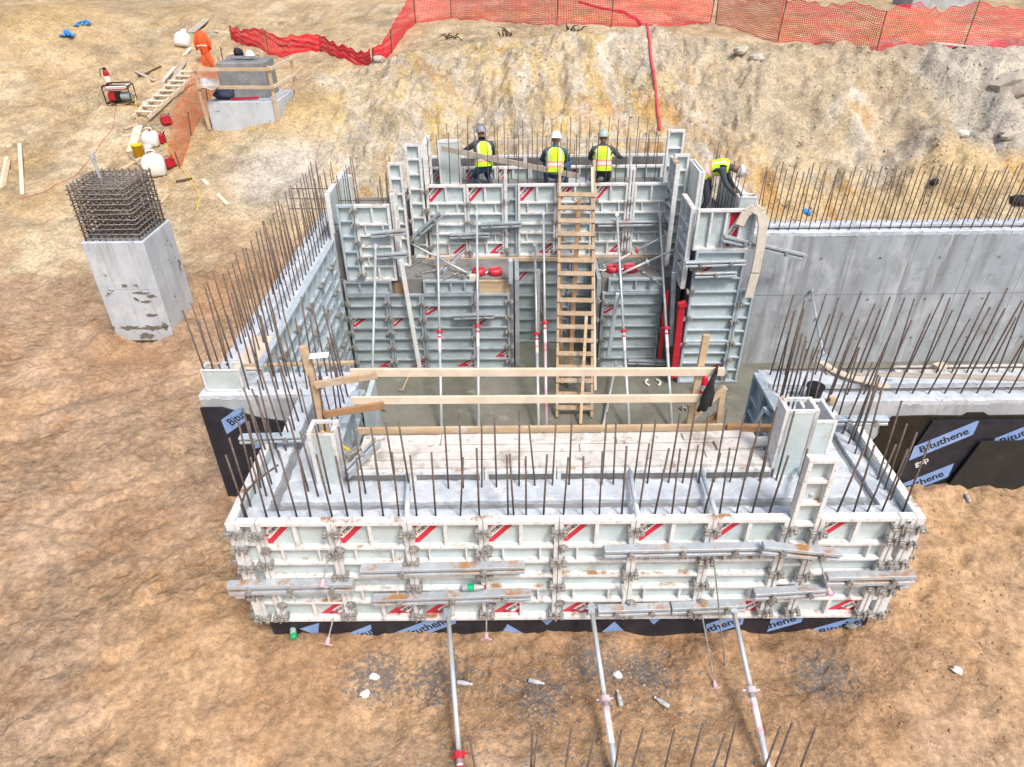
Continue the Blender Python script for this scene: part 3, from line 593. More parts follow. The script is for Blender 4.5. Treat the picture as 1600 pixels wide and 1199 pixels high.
for i, x in enumerate(FR):
    w = ('the seam by the left corner panel of near bay' if i == 0 else 'the seam left of the tall narrow panel' if i == 7 else f'the seam between {nth(i)} and {nth(i+1)} front panels')
    seam_clamps(x, YF, ZB, (.14, .80, 1.17, 1.47) if i % 2 else (.12, .62, 1.00, 1.46), 0, w, CG)
    tie_nut(x+.05, YF, ZB+1.21, 0, f'upper dusty tie nut beside {w}', 'tie nuts on the near bay front'); tie_nut(x+.05, YF, ZB+.31, 0, f'lower dusty tie nut beside {w}', 'tie nuts on the near bay front')
seam_clamps(3.165, YF, ZB, (.15, .75, 1.1, 1.42), 0, 'the seam right of the tall narrow panel', CG)
seam_clamps(3.998, YF, ZB, (.10, .55, .95, 1.30, 1.5), 0, 'the seam by the right corner panel of near bay', CG)
seam_clamps(-2.96, YF, ZB, (.10, .50, .95, 1.25, 1.48), 0, 'the left front corner post', CG)
seam_clamps(4.166, YF, ZB, (.08, .50, .95, 1.25, 1.48), 0, 'the right front corner post', CG)
for h, n in zip((.1, .5, 1.0, 1.42), ('lowest', 'second lowest', 'second highest', 'highest')):
    clamp(-2.958, .09, ZB+h, R(-90), f'{n} wedge clamp on the left side of near bay at the corner', 'wedge clamps on the near bay sides'); clamp(4.168, .09, ZB+h, R(90), f'{n} wedge clamp on the right side of near bay at the corner', 'wedge clamps on the near bay sides')

# near bay, inner forms and stop boxes
IG = 'inner panels of the near bay'
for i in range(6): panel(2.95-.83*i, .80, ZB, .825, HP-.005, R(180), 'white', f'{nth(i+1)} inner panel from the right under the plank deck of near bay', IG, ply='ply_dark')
panel(-2.198, .93, ZB, .80, HP, R(90), 'blue', 'blue-grey inner panel on the left leg of near bay, nearer one', IG)
panel(-2.198, 1.735, ZB, .74, HP, R(90), 'blue', 'blue-grey inner panel on the left leg of near bay, farther one', IG)
def upbox(name, x0, x1, y0, y1, z0, z1, label, inset=.05, mats=('form_white', 'ply_light')):
    """hollow steel stop box: frame bars on every edge of the front and plywood sheets let in"""
    t = thing(name, label, 'stop box', ((x0+x1)/2, y0, z0)); w = x1-x0; d = y1-y0; h = z1-z0; e = inset
    f = MB(); f.box((-w/2,0,0),(-w/2+e,d,h)); f.box((w/2-e,0,0),(w/2,d,h)); f.box((-w/2+e,0,h-e),(w/2-e,.03,h)); f.box((-w/2+e,0,0),(w/2-e,.03,e)); f.box((-w/2+e,d-.03,h-e),(w/2-e,d,h))
    part('frame', f, mats[0], t, bevel=.005)
    part('facing', MB().box((-w/2+e,.008,e),(w/2-e,.024,h-e)), mats[1], t); return t
upbox('stop_box', -2.27, -1.97, .72, .98, 1.70, 2.49, 'white upright stop box at the left end of the plank deck', .045)
upbox('stop_box', 2.90, 3.27, .80, 1.06, 1.70, 2.68, 'tall white upright stop box at the right end of plank deck', .05)
upbox('stop_box', 3.30, 3.60, .98, 1.42, 1.70, 2.40, 'shorter white stop box behind the tall one, right end of deck', .04)
upbox('stop_box', -4.22, -3.70, 2.58, 2.80, 1.80, 2.14, 'low white stop box lying across the near end of left wall', .02)
# plank deck over the inner form
dk = thing('plank_deck', 'whitewashed plank deck along the inner edge of near bay', 'deck', (0, .84, 1.87))
for i, (y0, y1, xs) in enumerate(((.84, .965, (-2.0, .1, 2.94)), (.97, 1.10, (-1.93, -.4, 2.2, 2.93)), (1.105, 1.235, (-1.9, .75, 2.90)), (1.24, 1.44, (-1.85, -.9, 1.2, 2.88)))):
    for a, b in zip(xs, xs[1:]): part('plank', MB().box((a+.006, y0-.84+.004, .001), (b-.006, y1-.84-.004, random.uniform(.028, .042))), 'plank_white', dk, bevel=.003)
mb = MB(); mb.bar((2.35,1.16,1.927), (3.0,1.22,1.93), .16, .03); single('loose_plank', mb, 'plank_white', 'loose weathered plank lying at the right end of plank deck', 'plank', (2.35,1.16,1.915))
mb = MB(); mb.bar((2.0,1.33,1.925), (2.7,1.36,1.925), .13, .03); single('loose_plank', mb, 'plank_white', 'loose weathered plank by the toe board, right end of deck', 'plank', (2.35,1.3,1.915))

# left wall inner forms: blue-grey panels facing into the pit
LG = 'blue-grey panels along the left wall'
ys = [3.10, 3.93, 4.76, 5.59, 6.42, 7.25]
for i, y in enumerate(ys):
    w = .825 if i < 5 else .55
    panel(-3.688, y, .28, w, 1.6, R(90), 'blue', f'{nth(i+1)} upper blue-grey panel from the near end of the left wall', LG)
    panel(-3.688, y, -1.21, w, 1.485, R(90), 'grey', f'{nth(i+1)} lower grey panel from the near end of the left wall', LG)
    if i: seam_clamps(-3.688, y, -1.2, (.3, 1.0, 1.7, 2.2, 2.75), R(90), f'the seam between {nth(i)} and {nth(i+1)} left wall panels', 'wedge clamps on the left wall')

# back of the pit, lower tier
BG = 'grey lower panels at the back of the pit'
YL = 7.90
LX = [-3.55, -2.68, -1.96, -.86, -.10]
for i in range(4):
    st = [[(2, 'l', False), (6, 'm', True)], [(2, 'l', False), (6, 'm', True)], [(1, 'l', False), (6, 'r', True)], [(2, 'l', False), (5, 'm', True)]][i]
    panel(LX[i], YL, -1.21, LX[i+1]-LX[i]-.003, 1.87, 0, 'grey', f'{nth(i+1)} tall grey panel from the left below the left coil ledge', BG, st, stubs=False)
    seam_clamps(LX[i+1] if i < 3 else -.12, YL, -1.21, (.25, .62, .98, 1.34, 1.70) if i in (0, 3) else (.35, .85, 1.30, 1.66), 0, f'the right edge of {nth(i+1)} panel below the left ledge', 'wedge clamps on the lower back panels')
seam_clamps(LX[0], YL, -1.21, (.25, .62, .98, 1.34, 1.70), 0, 'the left edge of first panel below the left ledge', 'wedge clamps on the lower back panels')
panel(-3.55, YL, .665, 1.0, .31, 0, 'grey', 'low grey filler panel under the ledge, by the left wall', BG, vertical=True)
panel(-1.90, YL, .665, 1.15, .31, 0, 'grey', 'low grey filler panel under the ledge, left of the wooden filler', BG, vertical=True)
mb = MB(); mb.box((-.74,7.86,.66),(-.12,7.9,.90)); mb.box((-.74,7.85,.905),(-.12,7.95,.94)); single('wood_filler', mb, 'lumber', 'orange-brown wooden filler board under the left ledge by ladder', 'board', (-.4,7.9,.66))
mb = MB(); mb.box((-2.5,7.86,.66),(-2.2,7.9,.90)); single('wood_filler', mb, 'lumber_brown', 'short brown wooden filler block under the ledge by white strongback', 'board', (-2.3,7.9,.66))
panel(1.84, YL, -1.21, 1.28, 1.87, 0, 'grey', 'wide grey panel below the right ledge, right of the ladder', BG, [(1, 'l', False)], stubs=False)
panel(1.95, YL, .665, 1.15, .31, 0, 'grey', 'low grey filler panel under the right ledge', BG, vertical=True)
seam_clamps(1.84, YL, -1.21, (.25, .75, 1.25, 1.7), 0, 'the left edge of panel below the right ledge', 'wedge clamps on the lower back panels')
seam_clamps(3.14, YL, -1.21, (.25, .62, 1.0, 1.34, 1.70), 0, 'the right edge of panel below the right ledge', 'wedge clamps on the lower back panels')
# recess between the two ledge blocks
for i, (a, w) in enumerate(((.02, .62), (.65, .62), (1.28, .52))):
    panel(a, 9.09, -1.21, w, 2.15, 0, 'grey', f'{nth(i+1)} dark grey panel from the left in the recess behind the ladder', BG, [(1, 'l', False)] if i == 0 else (), stubs=False)
    seam_clamps(a+w, 9.09, -1.21, (.3, .8, 1.3, 1.8), 0, f'the right edge of {nth(i+1)} recess panel', 'wedge clamps in the recess')
panel(0.005, 7.92, -1.21, 1.05, 2.15, R(90), 'grey', 'grey panel on the left side of the recess behind the ladder', BG, stubs=False)
panel(1.825, 8.97, -1.21, 1.05, 2.15, R(-90), 'grey', 'grey panel on the right side of the recess behind the ladder', BG, stubs=False)
mb = MB(); mb.box((.50,8.86,-.9),(.58,8.92,.72)); single('white_strongback', mb, 'form_white', 'short white steel upright in the recess left of ladder', 'strongback', (.54,8.9,-.9), bevel=.006)

# back of the pit, upper tier
UG = 'white upper panels at the back of the pit'
YA = 9.09; ZU = .985; HU = 1.6
UX = [(-1.84, -1.0, 1), (-.995, -.20, 1), (.09, .90, 1), (.905, 1.68, 0), (1.685, 2.40, 1), (2.53, 3.26, 0)]
for i, (a, b, s) in enumerate(UX):
    st = [[(0,'l',False),(5,'m',True)], [(0,'l',False),(5,'m',True)], [(0,'l',False),(5,'m',True)], [(0,'l',False)], [(0,'l',False),(5,'m',True)], []][i]
    panel(a, YA, ZU, b-a, HU, 0, 'white', f'{nth(i+1)} white panel from the left in the upper back row', UG, st)
    seam_clamps(b+.02, YA, ZU, (.12, .42, .80, 1.2) if i % 2 == 0 else (.15, .55, 1.25), 0, f'the right edge of {nth(i+1)} panel in upper back row', 'wedge clamps on the upper back row')
panel(-.197, YA, ZU, .28, HU, 0, 'grey', 'narrow grey filler panel in the upper back row, left of ladder', UG)
panel(2.405, YA-.012, ZU, .12, 1.92, 0, 'white', 'narrow white post panel rising above the upper back row, right', UG)
mb = MB(); mb.box((-.20,8.95,1.2),(-.13,9.0,2.95)); single('white_strongback', mb, 'form_white', 'slim white upright rising above the upper back row, left of ladder', 'strongback', (-.17,8.97,1.2), bevel=.006)
mb = MB(); mb.box((-1.95,8.93,.90),(3.3,9.09,.975)); single('sill_timber', mb, 'lumber', 'long yellowish sill timber under the upper back panels', 'timber', (0,9,.9))
# second row and rear form
for i in range(7): panel(-1.85+.74*i, 10.25, 1.0, .735, 1.62, 0, 'white', f'{nth(i+1)} panel from the left in the row behind the workers', 'panels behind the workers', [(0,'l',False)] if i in (0, 1, 2, 4) else ())
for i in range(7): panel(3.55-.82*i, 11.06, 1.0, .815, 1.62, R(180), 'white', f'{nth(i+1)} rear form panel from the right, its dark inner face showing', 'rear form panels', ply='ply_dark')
# left tower
TG = 'white panels of the left formwork tower'
panel(-3.12, YL, ZU, .70, 1.6, 0, 'white', 'white panel on the front of the left formwork tower', TG)
panel(-3.46, YL, ZU, .33, 1.6, 0, 'blue', 'narrow blue-grey panel joining left wall and left formwork tower', TG)
seam_clamps(-3.125, YL, ZU, (.15, .5, .85, 1.2, 1.5), 0, 'the left edge of the left formwork tower', 'wedge clamps on the left formwork tower')
panel(-2.42, 8.0, ZU, .30, 1.75, R(90), 'white', 'narrow white panel on the inner side of left tower', TG)
panel(-2.50, 8.62, ZU, .29, 2.2, 0, 'white', 'tall narrow white panel of left tower, second from the upper row', TG)
panel(-2.195, 9.06, ZU, .32, 2.45, 0, 'white', 'tallest narrow white panel of left tower, next to the upper row', TG)
panel(-1.86, 9.10, 1.9, .75, 1.5, R(90), 'white', 'white panel standing edge-on behind the tallest left tower panel', TG)
seam_clamps(-2.2, 8.7, ZU, (.2, .6, 1.0, 1.5), 0, 'the inner edge of the left formwork tower', 'wedge clamps on the left formwork tower')
seam_clamps(-1.85, 9.06, ZU, (.25, .65, 1.1, 1.5), 0, 'the tallest left tower panel', 'wedge clamps on the left formwork tower')
panel(-3.60, 9.9, 1.0, 1.9, 1.75, R(-90), 'white', 'white panel on the outer side of left tower slot', TG, ply='ply_light')
upbox('stop_box', -3.72, -3.42, 9.1, 9.3, 1.8, 2.75, 'pale upright stop box left of the left tower slot', .03)
upbox('stop_box', -1.62, -1.14, 9.75, 9.9, 2.36, 3.3, 'white upright stop box beside the leftmost worker', .05)
# right tower
RG = 'white panels of the right formwork tower'
YR = 7.28
panel(3.42, YR, 1.84, 1.12, .80, 0, 'white', 'white panel laid sideways at the top front of right tower', RG, [(0,'r',False)], vertical=True)
panel(3.50, YR, -.21, .98, 2.04, 0, 'blue', 'blue-grey panel in the middle of the right tower front', RG, [(1,'l',False)], stubs=False)
panel(3.50, YR, -1.21, .98, .99, 0, 'blue', 'blue-grey panel at the foot of the right tower front', RG, [(2,'m',True)], stubs=False)
panel(4.485, YR, -1.21, .30, 2.2, 0, 'blue', 'narrow blue-grey panel between right tower and bare wall', RG)
seam_clamps(3.50, YR, -1.21, (.4, 1.0, 1.6, 2.2, 2.7), 0, 'the left edge of the right tower front', 'wedge clamps on the right formwork tower')
seam_clamps(4.485, YR, -1.21, (.2, .6, 1.0, 1.5, 1.9), 0, 'the right edge of the right tower front', 'wedge clamps on the right formwork tower')
panel(3.415, 8.15, .98, .86, 1.66, R(-90), 'white', 'white panel facing left on the inner side of right tower, nearer one', RG)
panel(3.30, 9.05, .98, .62, 2.15, R(-90), 'white', 'tall white panel facing left on inner side of right tower, farther one', RG)
panel(3.27, 9.0, ZU, .31, 2.2, 0, 'white', 'narrow tall white panel on the right end of upper back row', RG)
panel(3.20, 9.55, ZU, .36, 2.55, 0, 'white', 'tallest narrow white panel behind the right end of upper back row', RG)
upbox('stop_box', 3.62, 3.74, 8.2, 9.1, 1.6, 3.05, 'thick white concrete-splashed upright at the top of right tower', .045)
seam_clamps(3.27, 9.0, ZU, (.25, .7, 1.15, 1.5), 0, 'the tall panel at right end of upper back row', 'wedge clamps on the right formwork tower')
panel(4.49, 8.05, 1.05, 1.7, 1.6, R(90), 'white', 'white panel on the outer side of right tower slot', RG)
upbox('stop_box', 4.42, 4.78, 8.02, 8.25, 1.88, 2.6, 'pale upright stop box on the bare wall beside right tower', .03)
# panels leaning in the right neck
def leaning(x, y, z, rot, label, W_=.3, H=1.5):
    t = panel(x, y, z, W_, H, 0, 'blue', label, 'grey panels left in the right neck'); t.rotation_euler = rot; return t
panel(3.40, 2.85, .30, .42, 1.55, R(-90), 'blue', 'blue-grey panel against the near end of right neck', 'grey panels left in the right neck')
panel(3.40, 2.42, .30, .50, 1.55, R(-90), 'blue', 'blue-grey panel in the middle of right neck', 'grey panels left in the right neck')
leaning(2.92, 2.15, .30, (R(-14), R(6), R(-62)), 'blue-grey narrow panel leaning loose against the right neck')
leaning(-2.02, 2.40, .30, (R(-8), R(-5), R(75)), 'blue-grey narrow panel leaning loose against the left neck', .34, 1.45)
mb = MB(); mb.box((-2.05,2.30,.30),(-1.98,2.95,1.72)); single('ply_sheet', mb, 'ply_light', 'pale plywood sheet standing at the left neck of the bay', 'plywood', (-2,2.6,.3))

# ------------------------------------------------------------ walers (steel alignment rails)
def waler(p, q, label, group, n=2, out=(0,-1,0), h=.11, m='waler_steel'):
    p = Vector(p); q = Vector(q); c = (p+q)/2; t = thing('steel_waler', label, 'steel rail', tuple(c), 0, group)
    d = (q-p).normalized(); o = Vector(out); u = o.cross(d).normalized()
    if u.z < 0: u = -u
    for s in (1, -1):
        mb = MB(); mb.bar(p+u*s*h*.32, q+u*s*h*.32, .10, h*.36, up=tuple(u)); part('channel', mb, m, t, True, bevel=.004)
    mb = MB(); mb.bar(p+d*.05-o*.02, q-d*.05-o*.02, .03, h*.3, up=tuple(u)); part('web', mb, m, t, True)
    L_ = (q-p).length
    for k in range(n):
        a = p+d*(L_*(k+.5)/n)+o*.05; mb = MB(); mb.tube([a-o*.03, a+o*.035], .034, 8); mb.bar(a-u*.05+o*.02, a+u*.05+o*.02, .026, .02, up=tuple(o)); part('bolt', mb, 'clamp_steel', t, True)
    return t
WG = 'steel rails bolted across the near bay front'
yw = -.06
waler((-3.205, -0.060, 0.939), (-1.811, -0.060, 0.965), 'muddy steel rail sticking out past the left front corner of near bay', WG, 3, h=.15)
waler((-1.703, -0.060, 1.193), (0.084, -0.060, 1.243), 'upper steel rail across second and third front panels', WG, 2)
waler((-1.622, -0.060, 0.714), (0.155, -0.060, 0.791), 'lower steel rail across second and third front panels, below another', WG, 3)
waler((0.930, -0.060, 1.472), (2.586, -0.060, 1.501), 'rusty-topped steel rail across fifth and sixth front panels', WG, 3)
waler((2.556, -0.140, 1.598), (3.402, -0.140, 1.472), 'tilted steel rail left of the tall narrow panel', WG, 2, h=.12)
waler((3.398, -0.060, 1.008), (4.362, -0.060, 1.028), 'steel rail sticking out past the right front corner of near bay', WG, 2, h=.15)
waler((2.655, -0.060, 0.761), (3.456, -0.060, 0.827), 'rusty steel rail under the tall narrow panel', WG, 2)
waler((0.919, -0.060, 0.494), (1.735, -0.060, 0.529), 'muddy bottom steel rail right of the middle prop', WG, 2)
waler((1.757, -0.060, 0.529), (2.588, -0.060, 0.575), 'muddy bottom steel rail left of the right prop', WG, 2)
waler((-3.10,-.10,.86), (-3.10,.75,.86), 'steel rail along the left side of near bay, end on', WG, 2, out=(-1,0,0))
waler((4.32,-.05,.87), (4.32,.85,.87), 'steel rail along the right side of near bay, end on', WG, 2, out=(1,0,0))
BW = 'steel rails on the back formwork'
waler((-2.821, 7.740, 2.015), (-2.132, 7.740, 2.073), 'upper short steel rail on the left tower front', BW, 1)
waler((-2.775, 7.740, 1.555), (-2.153, 7.740, 1.589), 'lower short steel rail on the left tower front', BW, 1)
waler((-2.143, 8.800, 1.522), (-1.516, 8.800, 2.053), 'slanted dark steel rail at the left end of upper back row', BW, 2, m='form_grey', h=.13)
waler((-0.698, 8.920, 1.733), (0.166, 8.920, 1.766), 'dusty steel rail on the upper back row, upper one', BW, 2, m='form_grey')
waler((-1.383, 8.920, 1.510), (-0.525, 8.920, 1.529), 'dusty steel rail on the upper back row, lower one', BW, 2, m='form_grey')
waler((1.795, 8.920, 1.748), (3.407, 8.920, 1.758), 'long steel rail on the upper back row, right of ladder', BW, 2)
waler((-1.293, 7.720, 0.183), (-0.437, 7.720, 0.204), 'steel rail on the lower panels left of the recess', BW, 2, m='form_grey')
waler((2.493, 7.720, -0.977), (3.333, 7.720, -1.019), 'dark steel rail low on the panel right of the ladder', BW, 2, m='form_grey')
waler((3.288, 7.100, 1.602), (4.453, 7.100, 1.628), 'steel rail across the right tower, left of cream hose', BW, 2)
waler((3.943, 7.100, 2.126), (5.803, 7.600, 1.505), 'long steel rail sticking out from the right tower over the bare wall', BW, 2, h=.13)
waler((3.504, 7.100, 1.371), (4.309, 7.100, 1.389), 'short steel rail under another on the right tower', BW, 1)
for i, z in enumerate((-.05, .30, .62)):
    waler((-3.52, 3.5+.9*i*.6, z), (-3.52, 5.4+.5*i, z), f'{("lowest","middle","topmost")[i]} steel rail along the left wall forms', BW, 2, out=(1,0,0), m='form_blue', h=.14)
waler((-3.330, 1.368, 1.920), (-2.586, 1.394, 1.920), 'pale steel rail lying across the left leg of near bay', BW, 2, out=(0,-1,0), m='form_blue', h=.09)
waler((3.910, 1.617, 1.930), (4.566, 1.607, 1.930), 'pale steel rail lying across the right leg of near bay', BW, 2, out=(0,-1,0), m='form_blue', h=.09)
waler((-1.529, 8.130, 1.030), (-1.158, 9.146, 1.030), 'grey steel rail lying loose on the left ledge', BW, 1, out=(0,-.3,1), h=.12)
waler((-1.895, 0.629, 1.980), (-1.635, 1.218, 1.980), 'grey steel rail lying loose on the plank deck', BW, 1, out=(0,-.3,1), h=.09)
mb = MB(); mb.bar((-2.28,7.70,1.5), (-2.1,7.62,-1.15), .09, .06, up=(0,1,0)); single('white_strongback', mb, 'form_white', 'long white steel strongback standing against lower panels left of centre', 'strongback', (-2.1,7.62,-1.2), bevel=.008)
mb = MB(); mb.bar((2.121, 7.600, 0.758), (2.030, 7.600, -0.815), .085, .06, up=(0,1,0)); single('white_strongback', mb, 'form_blue', 'pale steel strongback standing against the panel right of ladder', 'strongback', (2.030, 7.600, -0.815), bevel=.008)
mb = MB(); mb.bar((3.211, 7.550, 1.239), (3.349, 7.550, -0.477), .09, .09, up=(0,1,0)); single('white_strongback', mb, 'form_grey', 'grey square steel upright left of the red steel post', 'strongback', (3.349, 7.550, -0.477), bevel=.008)
rp = thing('red_post', 'bright red steel post leaning between right ledge and right tower', 'post', (3.365, 7.150, -1.038))
part('shaft', MB().bar((3.346, 7.150, 0.738), (3.392, 7.150, -1.038), .13, .10, up=(0,1,0)), 'paint_red', rp, True, bevel=.008)
part('flange', MB().bar((3.427, 7.120, 0.752), (3.281, 7.120, 0.697), .10, .12), 'paint_red', rp, True, bevel=.006)
mb = MB(); mb.bar((3.131, 7.600, 0.790), (3.149, 7.600, -0.828), .07, .05, up=(0,1,0)); single('red_post', mb, 'paint_red', 'slim dark red steel bar behind the red steel post', 'post', (3.149, 7.600, -0.828))

# ------------------------------------------------------------ push-pull props
def prop(head, foot, label, group, red=.0, r=.03, collar=.45, m='galv'):
    h = Vector(head); f = Vector(foot); t = thing('steel_prop', label, 'prop', tuple(f), 0, group); d = (h-f); c = f+d*collar
    part('outer_tube', MB().tube([f+d*.01, c], r, 10), 'tube_pinkish' if red > .5 else m, t, True, True)
    part('inner_tube', MB().tube([c, h], r*.8, 10), m, t, True, True)
    dn = d.normalized(); sd_ = dn.cross(Vector((0,1,0))).normalized()
    mb = MB(); mb.tube([c-dn*.03, c+dn*.03], r*1.7, 10); mb.tube([c-sd_*.09, c+sd_*.09], .011, 6); part('collar', mb, 'paint_red' if red > .25 else 'tube_pinkish' if red > 0 else 'galv', t, True)
    if red > 0:
        part('printed_band', MB().tube([c-dn*.42, c-dn*.08], r*1.03, 10), 'band_pale', t, True)
        if red > .25: part('red_ring', MB().tube([c-dn*.14, c-dn*.10], r*1.06, 10), 'paint_red', t, True)
    mb = MB(); mb.bar(h-dn*.02, h+dn*.09, .075, .05, up=(0,1,0)); mb.tube([h+dn*.05-sd_*.06, h+dn*.05+sd_*.06], .014, 6); part('head', mb, 'form_grey', t, True, bevel=.004)
    mb = MB(); mb.box((f.x-.08, f.y-.09, f.z), (f.x+.08, f.y+.09, f.z+.012)); mb.bar(f+Vector((0,0,.01)), f+dn*.10, .07, .05, up=(0,1,0)); part('foot', mb, 'form_grey', t, True); return t
PPG = 'steel props in the pit'
for head, foot, lab, rd, cl in (((-2.762, 7.720, 1.741), (-2.822, 5.307, -1.220), 'leftmost steel prop in the pit, against the left tower', .3, .12),
  ((-1.623, 8.860, 1.949), (-1.447, 5.367, -1.220), 'second steel prop from the left in the pit', .3, .46), ((-0.781, 8.860, 1.995), (-0.723, 5.356, -1.220), 'third steel prop from the left in the pit', .3, .48),
  ((0.455, 8.860, 1.280), (0.443, 5.219, -1.220), 'galvanised steel prop just left of the reddish prop by ladder', .3, .52), ((0.626, 8.860, 1.980), (0.591, 5.217, -1.220), 'steel prop with pinkish-red lower tube left of the ladder', 1, .5),
  ((2.183, 8.860, 1.935), (2.208, 5.313, -1.220), 'steel prop just right of the ladder, up to the back row', .3, .46), ((3.091, 8.860, 1.925), (3.063, 5.503, -1.220), 'rightmost long steel prop in the pit, beside the red post', .3, .46),
  ((2.192, 7.500, -0.919), (1.625, 5.202, -1.220), 'thin short steel prop at the foot of the panel right of ladder', 0, .5)):
    prop(head, foot, lab, PPG, rd, .032, cl)
prop((-2.324, 8.700, 1.506), (-0.908, 8.064, 0.980), 'slanting steel brace over the left ledge and red coils', PPG, 0, .026, .5)
prop((3.377, 8.700, 1.643), (1.982, 8.450, 0.980), 'upper slanting steel brace over the right ledge', PPG, .3, .024, .45)
prop((3.377, 8.100, 1.530), (2.138, 7.958, 0.980), 'lower slanting steel brace over the right ledge', PPG, 0, .026, .5)
prop((-0.791, -0.120, 0.513), (-.52,-2.05,-.1), 'left steel prop bracing the near bay front', 'props in front of the near bay', .3, .034, .30)
prop((0.844, -0.120, 0.550), (.99,-2.05,-.1), 'middle steel prop bracing the near bay front', 'props in front of the near bay', .1, .034, .55)
prop((2.453, -0.120, 0.541), (2.48,-2.0,-.1), 'right steel prop bracing the near bay front', 'props in front of the near bay', .1, .034, .58)
prop((6.271, 7.950, 0.585), (4.458, 3.283, 1.800), 'thin steel prop leaning on the bare right wall', 'props on the right', 0, .022, .5)
# tie rods with pink plates hanging on the near bay front
def rod(p, q, label, plate=True):
    p = Vector(p); q = Vector(q); t = thing('tie_rod', label, 'tie rod', tuple(p), 0, 'tie rods hanging on the near bay front'); part('rod', MB().tube([p, q], .009, 6), 'clamp_steel', t, True)
    if plate:
        d = (q-p).normalized(); x = Vector((1,0,0)); u = d.cross(x).normalized(); x = u.cross(d).normalized()
        mb = MB(); s = .065; mb.add([q+x*s, q+u*s, q-x*s, q-u*s, q+d*.012+x*s, q+d*.012+u*s, q+d*.012-x*s, q+d*.012-u*s], [(3,2,1,0),(4,5,6,7),(0,1,5,4),(1,2,6,5),(2,3,7,6),(3,0,4,7)]); mb.tube([q-d*.07, q], [.016, .03], 8)
        part('plate', mb, 'plastic_pink', t, True)
rod((-2.026, -0.050, 1.418), (-2.065, -0.300, 1.245), 'tie rod with pink plate hanging near the left corner')
rod((-2.128, -0.050, 0.404), (-2.177, -0.280, 0.239), 'tie rod with pink plate hanging to the soil, left')
rod((-0.360, -0.050, 0.383), (-0.356, -0.280, 0.299), 'short tie rod with pale pink plate, centre')
rod((3.198, -0.100, 1.430), (3.307, -0.350, 1.118), 'tie rod with pink plate hanging below the tilted rail')
rod((2.130, -0.050, 0.387), (2.207, -0.650, -0.080), 'long tie rod with pink plate resting on soil, right')
rod((2.095, -0.100, 1.404), (2.381, -0.396, -0.080), 'long bare tie rod hanging from the front panels to soil', False)

# ------------------------------------------------------------ reinforcing bars
RB = MB().tube([(0,0,0),(0,0,1)], .0108, 6).mesh('rebar', 'rebar', True)
RB2 = MB().tube([(0,0,0),(0,0,1)], .0095, 6).mesh('rebar', 'rebar', True)
def rebar(p, top, label, group, thin=False):
    p = Vector(p); d = Vector(top)-p; o = link('rebar', RB2 if thin else RB, None, p); o.rotation_euler = d.to_track_quat('Z', 'Y').to_euler(); o.scale = (1, 1, d.length); return tag(o, label, 'rebar', group)
def row(pts, h, where, lean=(0,0), jit=.03, thin=False):
    g = 'rebars in the '+where
    for i, p in enumerate(pts):
        hh = h*random.uniform(.91, 1.07); rebar(p, (p[0]+lean[0]*hh+random.gauss(0, jit), p[1]+lean[1]*hh+random.gauss(0, jit), p[2]+hh), f'{nth(i+1)} upright rebar in the {where}', g, thin)
F1 = [(-2.880, 0.162, 1.720), (-2.675, 0.170, 1.720), (-2.536, 0.168, 1.720), (-2.352, 0.175, 1.720), (-2.207, 0.174, 1.720), (-1.972, 0.171, 1.720), (-1.806, 0.169, 1.720), (-1.655, 0.177, 1.720), (-1.427, 0.174, 1.720), (-1.263, 0.182, 1.720), (-1.070, 0.179, 1.720), (-0.870, 0.187, 1.720), (-0.608, 0.183, 1.720), (-0.401, 0.181, 1.720), (-0.091, 0.187, 1.720), (-0.029, 0.186, 1.720), (0.102, 0.185, 1.720), (0.287, 0.182, 1.720), (0.501, 0.189, 1.720), (0.708, 0.187, 1.720), (0.886, 0.185, 1.720), (1.128, 0.192, 1.720), (1.307, 0.190, 1.720), (1.480, 0.197, 1.720), (1.666, 0.195, 1.720), (1.803, 0.193, 1.720), (2.011, 0.200, 1.720), (2.185, 0.208, 1.720), (2.363, 0.206, 1.720), (2.528, 0.204, 1.720), (2.716, 0.211, 1.720), (2.945, 0.218, 1.720), (3.450, 0.222, 1.720), (3.628, 0.220, 1.720), (3.771, 0.218, 1.720), (3.933, 0.226, 1.720), (4.164, 0.233, 1.720)]
row(F1, .92, 'front row of the near bay, counted from the left')
F2 = [(-2.344, 0.617, 1.720), (-2.217, 0.542, 1.720), (-2.087, 0.571, 1.720), (-1.875, 0.590, 1.720), (-1.692, 0.577, 1.720), (-1.529, 0.596, 1.720), (-1.351, 0.614, 1.720), (-1.200, 0.623, 1.720), (-0.768, 0.649, 1.720), (-0.601, 0.658, 1.720), (-0.391, 0.666, 1.720), (-0.224, 0.674, 1.720), (0.031, 0.682, 1.720), (0.213, 0.690, 1.720), (0.409, 0.688, 1.720), (0.599, 0.696, 1.720), (0.970, 0.691, 1.720), (1.102, 0.700, 1.720), (1.334, 0.697, 1.720), (1.489, 0.706, 1.720), (1.730, 0.714, 1.720), (1.890, 0.711, 1.720), (2.072, 0.709, 1.720), (2.249, 0.718, 1.720), (2.430, 0.715, 1.720), (2.603, 0.735, 1.720), (2.770, 0.733, 1.720), (2.962, 0.741, 1.720)]
row(F2, .98, 'second row of the near bay, counted from the left')
row([(-2.941, 0.603, 1.720), (-2.909, 0.687, 1.720), (-2.920, 0.378, 1.720), (-2.979, 1.219, 1.720), (-2.954, 1.401, 1.720)], 1.0, 'left side of the near bay', jit=.05)
row([(4.137, 1.462, 1.720), (4.142, 1.144, 1.720), (4.112, 0.737, 1.720), (4.115, 0.566, 1.720), (4.104, 0.402, 1.720), (4.132, 1.337, 1.720)], 1.0, 'right side of the near bay', jit=.05)
row([(-2.80+.0*k, .55+.2*k, 1.72) for k in range(9)], 1.15, 'outer row of the left leg of near bay', (-.03, 0), .04)
